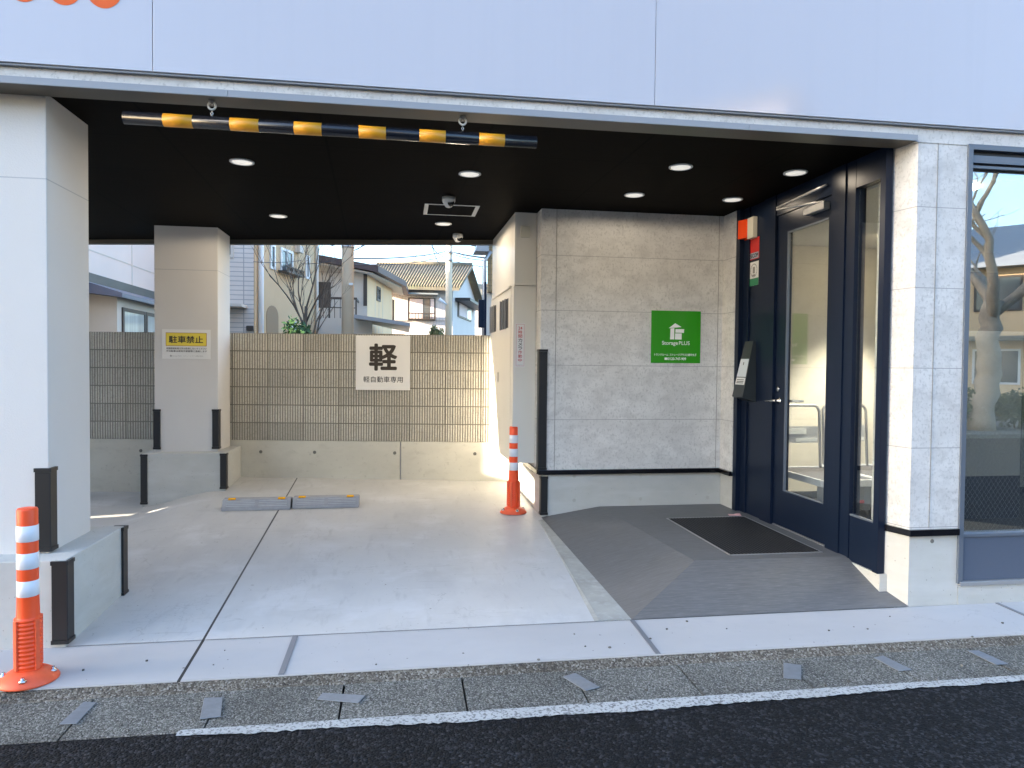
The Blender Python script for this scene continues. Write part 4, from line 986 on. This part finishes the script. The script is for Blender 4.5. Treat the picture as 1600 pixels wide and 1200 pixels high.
q = MB(); q.box(xa, xb, YD-1.6, YD-1.55, zt-.09, zt); q.box(xb-.06, xb, YD-1.6, YD-1.54, zb0, zt-.09); q.box(xb-.05, xb, YD-1.53, YD-.06, zt-.09, zt)
xm = P(513, 480, YD-1.6).x; q.box(xm, xm+.07, YD-1.6, YD-1.54, zb0, zt-.09); k = int((xb-xa)/.22)
for i in range(k): q.box(xa+i*.22, xa+i*.22+.025, YD-1.59, YD-1.57, zb0, zt-.09)
q.box(xa, xb-.07, YD-1.592, YD-1.568, (zb0+zt)/2-.02, (zb0+zt)/2+.02); q.build('railing', M_brown, bal)
q = MB(); q.box(xa, xb+.55, YD-1.60, YD-.1, zb0-.80, zb0-.125); q.build('underside', M_brown, bal)
a, b_ = P(556, 500, YD-1.7), P(640, 514, YD-.5)
flat('porch_roof', [(a.x, YD-3, a.z), (b_.x, YD-2.6, b_.z), (b_.x, YD+3, b_.z), (a.x, YD-.06, a.z+.05)], .14, M_greyroof, D_)
q = MB(); q.box(x1-.3, P(632, 510, YD-1).x, YD-1.2, YD-.06, -.1, b_.z-.25); q.build('porch_wall', M_cream2, D_)

# pale blue house with tiled roof
YE = 41.0
xa, xb = P(606, 470, YE).x, P(707.5, 470, YE).x
E_ = thing('blue_house', ((xa+xb)/2, YE+3, 0), 'pale blue sided house with brown tiled gable roof and pink shutters', 'house')
kx = P(742.5, 470, 1); rx = kx.x/kx.y; YE2 = 49.5; xg = rx*YE2
zE = P(650, 446, YE).z; rid = P(728, 419.5, (YE+YE2)/2); zR = rid.z
q = MB(); q.hexa([(xa, YE, -.1), (xb, YE, -.1), (xg, YE2, -.1), (xa, YE2, -.1)], [(xa, YE, zE), (xb, YE, zE), (xg, YE2, zE), (xa, YE2, zE)])
xm_ = (xb+xg)/2; ym_ = (YE+YE2)/2
q.face([(xb, YE, zE), (xg, YE2, zE), (xm_, ym_, zR-.12)]); q.build('wall', M_bluew, E_)
ov = .75
R0, R1_ = Vector((P(590, 420, ym_).x, ym_, zR)), Vector((xm_+ov*.6, ym_, zR))
F0, F1 = Vector((xa-1.2, YE-.8, zE-.32)), Vector((xb+ov*.4, YE-.8, zE-.32)); K0, K1 = Vector((xa-1.2, YE2+.8, zE-.32)), Vector((xg+ov, YE2+.8, zE-.32))
q = MB()
for quad in ((F0, F1, R1_, R0), (R0, R1_, K1, K0)): q.hexa(list(quad), [p+Vector((0, 0, .16)) for p in quad])
rf = q.build('roof', M_rooft, E_)
q = MB(); nr_ = 34
for i in range(nr_+1):
    t_ = i/nr_; q.tube([F0.lerp(F1, t_)+Vector((0, 0, .19)), R0.lerp(R1_, t_)+Vector((0, 0, .17))], .06, 6)
q.tube([R0+Vector((0, 0, .22)), R1_+Vector((0, 0, .22))], .16, 8); q.build('tile_rib', M_rooft, rf)
oE = Vector((xa, YE, 0)); rtE = Vector((1, 0, 0)); nE = Vector((0, -1, 0))
def eE(px, py): p = P(px, py, YE); return p.x-xa, p.z
def panelE(a, b_, name, mt, d0, d1): (s0, z1), (s1, z0) = eE(*a), eE(*b_); return wallbox(name, oE, rtE, nE, s0, s1, z0, z1, d0, d1, mt, E_)
panelE((613, 444), (707, 452), 'frieze', M_greyw, .001, .05)
w_ = panelE((638, 465), (680, 501), 'window', M_brown, .001, .06)
for a, b_, mt in (((640, 467), (660.5, 489), M_pink), ((661.5, 467), (671.5, 499), M_darkpane), ((672.5, 467), (678, 499), M_pink), ((640, 489.8), (660.5, 499), M_pink)):
    (s0, z1), (s1, z0) = eE(*a), eE(*b_); wallbox('shutter' if mt is M_pink else 'pane', oE, rtE, nE, s0, s1, z0, z1, .061, .09, mt, w_)
(s0, z1), (s1, z0) = eE(638, 489), eE(680, 500)
q = MB(); hb_(q, oE, rtE, nE, s0, s1, z1-.06, z1, .30, .34); hb_(q, oE, rtE, nE, s0, s1, z0, z0+.05, .061, .34)
for i in range(9): hb_(q, oE, rtE, nE, s0+(s1-s0-.04)*i/8, s0+(s1-s0-.04)*i/8+.04, z0+.05, z1-.06, .305, .335)
q.build('window_rail', M_brown, w_)
panelE((634, 459), (683, 462.5), 'awning', mat('grey awning', (.22, .23, .22), .6), .001, .8)
panelE((611, 468), (616, 501), 'side_door', M_slot, .001, .03)
for a, b_ in (((616.5, 466.5), (637, 501)), ((681, 466.5), (706, 501))): panelE(a, b_, 'shutter_box', M_bluew, .001, .07)
dG = Vector((xg-xb, YE2-YE, 0)).normalized(); nG = Vector((dG.y, -dG.x, 0)); oG = Vector((xb, YE, 0))
def onG(px, py):
    d = _w + _r*((px-800)/F) - _u*((py-600)/F); t = (oG.x*dG.y-oG.y*dG.x)/(d.x*dG.y-d.y*dG.x); pt = Vector((0, 0, CAMH))+d*t
    return (pt-oG).dot(dG), pt.z
s0, z1 = onG(715, 470); s1, z0 = onG(735, 503)
w_ = wallbox('window', oG, dG, nG, s0, s1, z0, z1, .001, .06, M_brown, E_)
wallbox('shutter', oG, dG, nG, s0+.2, s0+(s1-s0)*.62, z0+.1, z1-.1, .061, .09, M_pink, w_); wallbox('pane', oG, dG, nG, s0+(s1-s0)*.65, s1-.15, z0+.1, z1-.1, .061, .08, M_pane, w_)
s0, z1 = onG(711, 463); s1, z0 = onG(741, 468); wallbox('awning', oG, dG, nG, s0, s1, z1-.25, z1-.08, .001, .9, M_slot, E_)

# far roofs
o = P(560, 420, 62); F_ = thing('grey_roof_building', (P(600, 440, 64).x, 64, 0), 'far building with a pale grey metal roof behind the tiled roof', 'house')
a, b_ = P(585, 422, 62), P(676, 422, 62); q = MB(); q.box(a.x, b_.x, 62, 72, -.1, b_.z-.2); q.build('wall', M_greyw, F_)
zt = P(610, 410.5, 67).z
flat('roof', [(a.x-1, 61, b_.z-.8), (b_.x+1.2, 61, b_.z-.8), (P(655, 411, 67).x, 67, zt), (P(585, 411, 67).x, 67, zt)], .2, M_greyroof, F_)
ds = thing('satellite_dish', P(652, 420, 58), 'round white satellite dish above the tiled roof', 'satellite dish')
cD = P(652.5, 409, 58); q = MB(); q.lathe([(.03, 0), (.16, .015), (.28, .06), (.30, .075), (.27, .06), (.15, .02), (.02, .01)], (cD.x, cD.y, cD.z), 24, Matrix.Rotation(rad(70), 3, 'X')); q.build('dish', M_greyw, ds)
q = MB(); q.tube([(cD.x, cD.y+.05, cD.z), (cD.x, cD.y+.08, cD.z-1.2)], .04, 6); q.build('mast', M_alu, ds)
a = P(670, 398, 52); q = MB(); q.tube([(a.x, a.y, a.z-2.2), (a.x, a.y, a.z)], .03, 5)
for k in range(4): q.tube([(a.x-.35, a.y, a.z-.1-k*.22), (a.x+.35, a.y, a.z-.1-k*.22)], .015, 4)
tag(q.build('aerial', M_alu), 'thin television aerial above the tiled roof', 'aerial')
# far right low house behind the drainpipe
a, b_ = P(744, 452, 60), P(775, 452, 60); F2 = thing('distant_house', (a.x+1, 62, 0), 'distant house with brown tiled roof seen right of the blue house', 'house')
q = MB(); q.box(a.x-1.2, b_.x, 60, 68, -.1, P(750, 466, 60).z); q.build('wall', M_bluew, F2)
flat('roof', [(a.x-1.6, 59, P(750, 467, 59).z), (b_.x+.5, 59, P(750, 467, 59).z), (b_.x+.5, 64, P(750, 447, 64).z), (a.x-1.6, 64, P(750, 447, 64).z)], .2, M_rooft, F2)

# brick building at the right
YF = 17.0; M_brick2 = mat('orange tan brick', (.48, .31, .15), .85, var=[((4, 4, 9), 4, .22)])
add_lines(M_brick2, [((0, 0, 1), (0, .13), .010), ((1, 0, 0), (0, .26), .010)], (.24, .16, .09), .8)
xl = P(761.5, 420, YF).x; zb_ = P(765, 456, YF).z
H_ = thing('brick_house', (xl+2, YF+2, 0), 'tan brick house with drainpipe beside the ivory cabinet', 'house')
xk = xl/YF*(YF+7)+.1; q = MB(); q.prism([(xl, YF), (xl+5, YF), (xl+7, YF+7), (xk, YF+7)], zb_, 7.5); q.build('brick_wall', M_brick2, H_)
q = MB(); q.prism([(xl-.07, YF+.15), (xl+5, YF+.15), (xl+7, YF+7), (xk, YF+7)], -.1, zb_-.002); q.build('lower_wall', M_greyw, H_)
zr = P(750, 392, YF).z
q = MB(); q.hexa([(xl-.32, YF-.3, zr-.05), (xl-.002, YF-.3, zr-.05), (xl-.002, YF+.35, zr-.05), (xl-.32, YF+.35, zr-.05)], [(xl-.26, YF-.3, zr+.14), (xl-.002, YF-.3, zr+.45), (xl-.002, YF+.35, zr+.45), (xl-.26, YF+.35, zr+.14)]); q.build('eave', M_greyroof, H_)
p_ = P(757, 405, YF-.1); q = MB(); q.tube([(p_.x+.15, YF-.1, zr-.02), (p_.x, YF-.1, zr-.25), (p_.x, YF-.1, 0)], .05, 8); q.build('downpipe', M_alu, H_)
a, b_ = P(748, 468, YF-1), P(756.5, 512, YF-1); q = MB(); q.box(a.x, b_.x, YF-1, YF-.9, b_.z, a.z, .01); q.box(b_.x+.001, b_.x+.05, YF-1.0, YF-.93, 0, a.z+.4); tag(q.build('hanging_sign', M_navy), 'dark upright panel beside the drainpipe of the brick house', 'sign')

# poles, lamps and cables
def upole(px, Y, r, lab, zt=11):
    b = P(px, 500, Y); t = thing('utility_pole', (b.x, Y, 0), lab, 'utility pole')
    q = MB(); q.tube([(b.x, Y, -.1), (b.x, Y, zt)], [r*1.04, r*.90], 20); q.build('pole', M_polec, t); return t, b
t1, b1 = upole(543.3, 19.0, .155, 'thick concrete utility pole in front of the cream house')
q = MB(); z = P(543, 386, 19).z; q.lathe([(.163, z-.03), (.168, z-.03), (.168, z+.03), (.163, z+.03)], (b1.x, 19, 0), 20); q.build('clamp', M_alu, t1)
a = P(513, 379, 18.9); q = MB(); q.tube([(b1.x-.1, 18.95, z+.05), (b1.x-.3, 18.9, z+.12), (a.x+.1, 18.9, a.z-.02), (a.x, 18.9, a.z)], [.025, .03, .075, .05], 10); q.build('street_lamp', M_band, t1)
a = P(548.5, 444, 18.83); q = MB(); q.box(a.x-.05, a.x+.05, 18.80, 18.835, a.z-.03, a.z+.03); q.build('number_tag', M_white, t1)
t2_, b2 = upole(701, 33.0, .155, 'slimmer concrete utility pole in front of the pale blue house', 9.5)
z = P(700, 400, 33).z; q = MB()
for dz in (-.2, .15, .6): q.lathe([(.165, z+dz-.06), (.172, z+dz-.06), (.172, z+dz+.06), (.165, z+dz+.06)], (b2.x, 33, 0), 16)
q.build('clamp', M_alu, t2_)
a = P(686, 468, 32.8); q = MB(); q.tube([(b2.x-.1, 32.85, a.z-.22), (b2.x-.25, 32.8, a.z-.12), (a.x, 32.8, a.z+.02)], [.03, .06, .09], 8); q.build('street_lamp', M_band, t2_)
CG = 'overhead cables behind the wall'
def cable(a, b, sag, r, lab):
    a, b = Vector(a), Vector(b); n = 16; q = MB()
    q.tube([a.lerp(b, i/n)-Vector((0, 0, sag*4*(i/n)*(1-i/n))) for i in range(n+1)], r, 5)
    tag(q.build('overhead_cable', M_wire), lab, 'cable', CG)
cable(P(552, 404, 19), P(700, 392, 33), .10, .020, 'upper dark cable running between the two concrete poles')
cable(P(552, 413, 19), P(700, 398, 33), .16, .014, 'lower thin cable running between the two concrete poles')
cable(P(552, 392, 19), P(640, 340, 26), .05, .014, 'cable rising right from the top of the thick pole')
cable(P(705, 393, 33), P(775, 404, 22), .05, .032, 'thick dark cable from the slim pole towards the brick house')
cable(P(705, 396, 33), P(775, 407, 22), .09, .018, 'thinner cable just below the thick one near the brick house')
cable(P(705, 405, 33), P(775, 417, 24), .10, .015, 'lowest thin cable from the slim pole to the brick house')
cable(P(670, 372, 28), P(692, 396, 33), .25, .018, 'looping cable left of the top of the slim pole')
cable(P(675, 384, 31), P(695, 411, 33), .35, .016, 'slack loop of cable hanging left of the slim pole')
cable(P(712, 372, 26), P(745, 385, 22), .04, .022, 'cable crossing the sky above the blue house gable')
cable(P(660, 376, 30), P(640, 425, 45), .02, .012, 'thin cable slanting down to the tiled roof')
cable(P(705, 385, 33), P(770, 430, 40), .05, .012, 'thin cable slanting down right from the slim pole')
cable(P(396, 409, 20.6), P(470, 407, 24), .04, .010, 'thin cable crossing the beige house wall')
cable(P(470, 412, 24), P(533, 404, 19), .05, .010, 'thin cable reaching the thick pole from the left')

# vegetation
def bare_tree(name, base, h, r0, seed, label, levels=4, spread=.55, knob=False, split=.4, nb=3, cat='tree', up=.35):
    R = random.Random(seed); t = thing(name, base, label, cat); base = Vector(base)
    tr_, cr = MB(), MB()
    top = base+Vector((R.uniform(-.15, .15), R.uniform(-.15, .15), h*split))
    nk = 14 if knob else 3
    tp = [base.lerp(top, i/nk)+Vector((R.uniform(-.03, .03)*(3 if knob else 1)*r0/.2, R.uniform(-.03, .03), 0)) for i in range(nk+1)]; tp[0] = base-Vector((0, 0, .1))
    tr_.tube(tp, [r0*(1.2-.35*i/nk)*(1+(R.uniform(-.03, .04) if knob else 0)) for i in range(nk+1)], 12 if knob else 7)
    tr_.build('trunk', M_bark2 if knob else M_bark, t)
    def grow(p, d, ln, r, lv):
        n = 9 if knob else 5; pts = [p]; q_ = p.copy(); dd = d.copy()
        for i in range(n):
            dd = (dd+Vector((R.uniform(-1, 1), R.uniform(-1, 1), R.uniform(-.5, 1)*up*2))*(.30 if knob else .16)).normalized(); q_ = q_+dd*ln/n; pts.append(q_.copy())
        rs = [r*(1-.5*i/n)*(1+(R.choice((0, .05, .22))*R.random() if knob else 0)) for i in range(n+1)]
        cr.tube(pts, rs, 6 if lv > 2 else 4, lv > 2 or knob)
        if lv <= 1: return
        for k in range(nb if lv < levels else nb+1):
            i = R.randint(2, n); nd = (dd+Vector((R.uniform(-1, 1), R.uniform(-1, 1), R.uniform(-.3, .9)))*spread*1.5).normalized()
            grow(pts[i], nd, ln*R.uniform(.5, .78), rs[i]*.62, lv-1)
    for k in range(nb+1):
        a = 2*math.pi*(k+R.random()*.6)/(nb+1)
        grow(top-Vector((0, 0, R.uniform(0, .25)*h*split)), Vector((math.cos(a)*spread, math.sin(a)*spread, 1)).normalized(), h*(1-split)*.55, r0*.55, levels)
    cr.build('crown', M_bark2 if knob else M_bark, t); return t
b = P(475, 520, 19); bare_tree('bare_tree', (b.x, 19, 0), 5.9, .048, 5, 'leafless garden tree in front of the beige house', 5, .40, split=.50, nb=3)
b = P(487, 520, 18.2); bare_tree('bare_tree', (b.x, 18.2, 0), 4.6, .05, 12, 'thinner leaning leafless tree beside the garden tree', 4, .35, split=.45)
def bush(name, c, rx, ry, rz, n, mt, label, seed, leaf=.06):
    R = random.Random(seed); c = Vector(c); t = thing(name, (c.x, c.y, c.z-rz), label, 'shrub'); q = MB()
    lobes = [(Vector((R.uniform(-.5, .5)*rx, R.uniform(-.5, .5)*ry, R.uniform(-.4, .45)*rz)), R.uniform(.45, .7)) for _ in range(9)]
    for _ in range(n):
        lc, lr = R.choice(lobes); d = Vector((R.gauss(0, 1), R.gauss(0, 1), R.gauss(0, 1))).normalized()*(R.random()**.4)
        p = c+lc+Vector((d.x*rx*lr, d.y*ry*lr, d.z*rz*lr)); a = Vector((R.gauss(0, 1), R.gauss(0, 1), R.gauss(0, 1))).normalized(); b_ = a.orthogonal().normalized()
        s = leaf*R.uniform(.6, 1.3); q.face([p-a*s, p-b_*s*.45, p+a*s, p+b_*s*.45])
    q.build('foliage', mt, t)
    q = MB()
    for k in range(4): q.tube([(c.x+R.uniform(-.1, .1)*rx, c.y, -.08), c+Vector((R.uniform(-.4, .4)*rx, R.uniform(-.3, .3)*ry, 0))], [.03, .012], 5)
    q.build('stem', M_bark, t)
c = P(466, 517, 13); bush('shrub', (c.x, 13, 1.78), .27, .3, .55, 1500, M_leaf, 'dark green conical shrub peeping over the ribbed wall', 4, .045)
c = P(690, 515, 30); bush('shrub', (c.x-.1, 30, 2.35), .45, .4, .95, 1300, M_leaf2, 'yellowish shrub at the foot of the slim pole', 9, .09)
# road behind the wall
q = MB(); q.face([(-30, 15.5, -.086), (40, 13.5, -.086), (40, 19.5, -.086), (-30, 20.5, -.086)]); struct(q.build('back_lane', M_asphalt))

# ------------------------------------------------------------------ added unseen blockers that shape the low sun on the bay and street
Nn = thing('sun_blocker_wall', (-5.5, 5.5, 0), 'added unseen wall left of the bay, its edge cut to shape the sunlight', 'house')  # added out of view; stepped edge shapes the sun strip on the cabinet
off = -1.24
pts = [(3.95, -.1), (6.17+off, -.1), (6.17+off, 1.53), (6.22+off, 1.93), (6.86+off, 1.97), (7.20+off, 2.70), (7.60+off, 3.25), (7.60+off, 8.5), (3.95, 8.5)]
q = MB(); b = [(-5.2, y, z) for y, z in pts]; q.hexa(b, [(-5.34, y, z) for y, z in pts]); q.box(-9, -5.341, 3.95, 4.08, -.1, 8.5); q.build('wall', M_stucco, Nn)
sh = thing('sun_blocker_slotted', (-5.6, 9, 0), 'added unseen box left of the bay with slots for thin sun streaks', 'light blocker')  # added out of view; blocks sun except slots that streak the floor
q = MB(); q.box(-6.4, -5.2, 6.42, 11.5, .84, 3.9); q.box(-5.26, -5.2, 6.42, 6.46, -.1, .839); q.box(-5.26, -5.2, 6.68, 11.5, -.1, .839); q.box(-5.26, -5.2, 6.461, 6.555, -.1, .70); q.box(-5.26, -5.2, 6.556, 6.679, -.1, .54); q.box(-5.26, -5.2, 6.556, 6.679, .65, .839); q.build('wall', M_greyw, sh)
q = MB(); q.box(-6.6, -5.1, 6.425, 11.7, 3.902, 4.0); q.build('roof', M_lowroof, sh)
fe = thing('sun_blocker_low', (-5.25, 7.6, 0), 'added unseen low sheet that keeps the sun off the bay floor', 'fence')  # added out of view; its height stops the sun reaching the floor
q = MB(); q.box(-5.26, -5.22, 4.935, 6.415, -.1, 1.69); q.build('sheet', M_alu, fe)
ap = thing('sun_blocker_tall', (-54, -16, 0), 'added unseen tall block that keeps low sun off the street and facade', 'building')  # added out of view to shade the street and facade
q = MB(); q.box(-52, -50, -26, -7.2, -.1, 22); apw = q.build('wall', M_render, ap)
for f_ in range(6):
    for k in range(3):
        q = MB(); y = -24+k*6; q.box(-50, -49.96, y, y+1.8, 1.2+f_*3.3, 2.7+f_*3.3); q.build('window', M_darkpane, ap)

# ------------------------------------------------------------------ across the street (mirrored in the glass)
bare_tree('street_tree', (13.6, -7.0, .06), 8.5, .24, 24, 'knobbly pollarded street tree across the road, mirrored in the shop window', 5, .75, True, .36, 2)
bare_tree('street_tree', (24.5, -8.5, .06), 9.5, .28, 33, 'second pollarded street tree farther along the road', 4, .75, True, .38, 2)
for k in range(9):
    bush('hedge_shrub', (8.2+k*1.35, -7.4, .55), .95, .5, .52, 2200, M_hedge, 'clipped hedge shrub across the road, number %s from the left end' % ('one two three four five six seven eight nine'.split()[k]), 50+k, .06)
def street_house(x, y, rot, w, d, h, mt, rm, label, flat_=False, cols=3, floors=2):
    t = thing('street_house', (x, y, 0), label, 'house')
    q = MB(); q.box(x-w/2, x+w/2, y-d, y, -.1, h); q.build('wall', mt, t)
    q = MB()
    if flat_: q.box(x-w/2-.15, x+w/2+.15, y-d-.15, y+.15, h+.002, h+.35)
    else: q.hexa([(x-w/2-.7, y+.7, h-.1), (x+w/2+.7, y+.7, h-.1), (x+w/2+.7, y-d-.7, h-.1), (x-w/2-.7, y-d-.7, h-.1)], [(x-w/2+1.5, y-d/2+.1, h+2.2), (x+w/2-1.5, y-d/2+.1, h+2.2), (x+w/2-1.5, y-d/2-.1, h+2.2), (x-w/2+1.5, y-d/2-.1, h+2.2)])
    q.build('roof', rm, t)
    for f_ in range(floors):
        for k in range(cols):
            a = x-w/2+.9+k*(w-1.2)/cols
            win(Vector((0, y, 0)), Vector((1, 0, 0)), Vector((0, 1, 0)), a, a+1.6, .9+f_*2.9, 2.3+f_*2.9, t, M_white if (f_+k) % 2 else M_brown, M_darkpane, .08)
    if not flat_:
        q = MB(); q.box(x-w/2, x+w/2, y+.002, y+1.1, 2.62, 2.78); q.build('porch_roof', M_lowroof, t)
    t.rotation_euler = (0, 0, rad(rot)); return t
street_house(23.5, -17, 50, 9, 8, 5.6, M_cream2, M_greyroof, 'cream two storey house with grey roof across the road, mirrored in the shop window')
street_house(34, -15, 50, 9, 8, 5.8, M_render, M_rooft, 'white house with brown roof far along the road on the right')
street_house(12.5, -22, 42, 8, 8, 12.5, M_render, M_greyroof, 'tall white apartment house across the road, glinting in the glossy facade', True, 3, 4)
street_house(2, -18, 50, 10, 8, 7.4, M_beige, M_rooft, 'beige house across the road straight opposite the bay')
street_house(-9, -17, 50, 9, 8, 7.2, M_cream2, M_greyroof, 'cream house across the road to the left of the beige one')
street_house(-20, -18, 50, 10, 8, 8.0, M_render, M_rooft, 'white house with brown roof far along the road on the left')
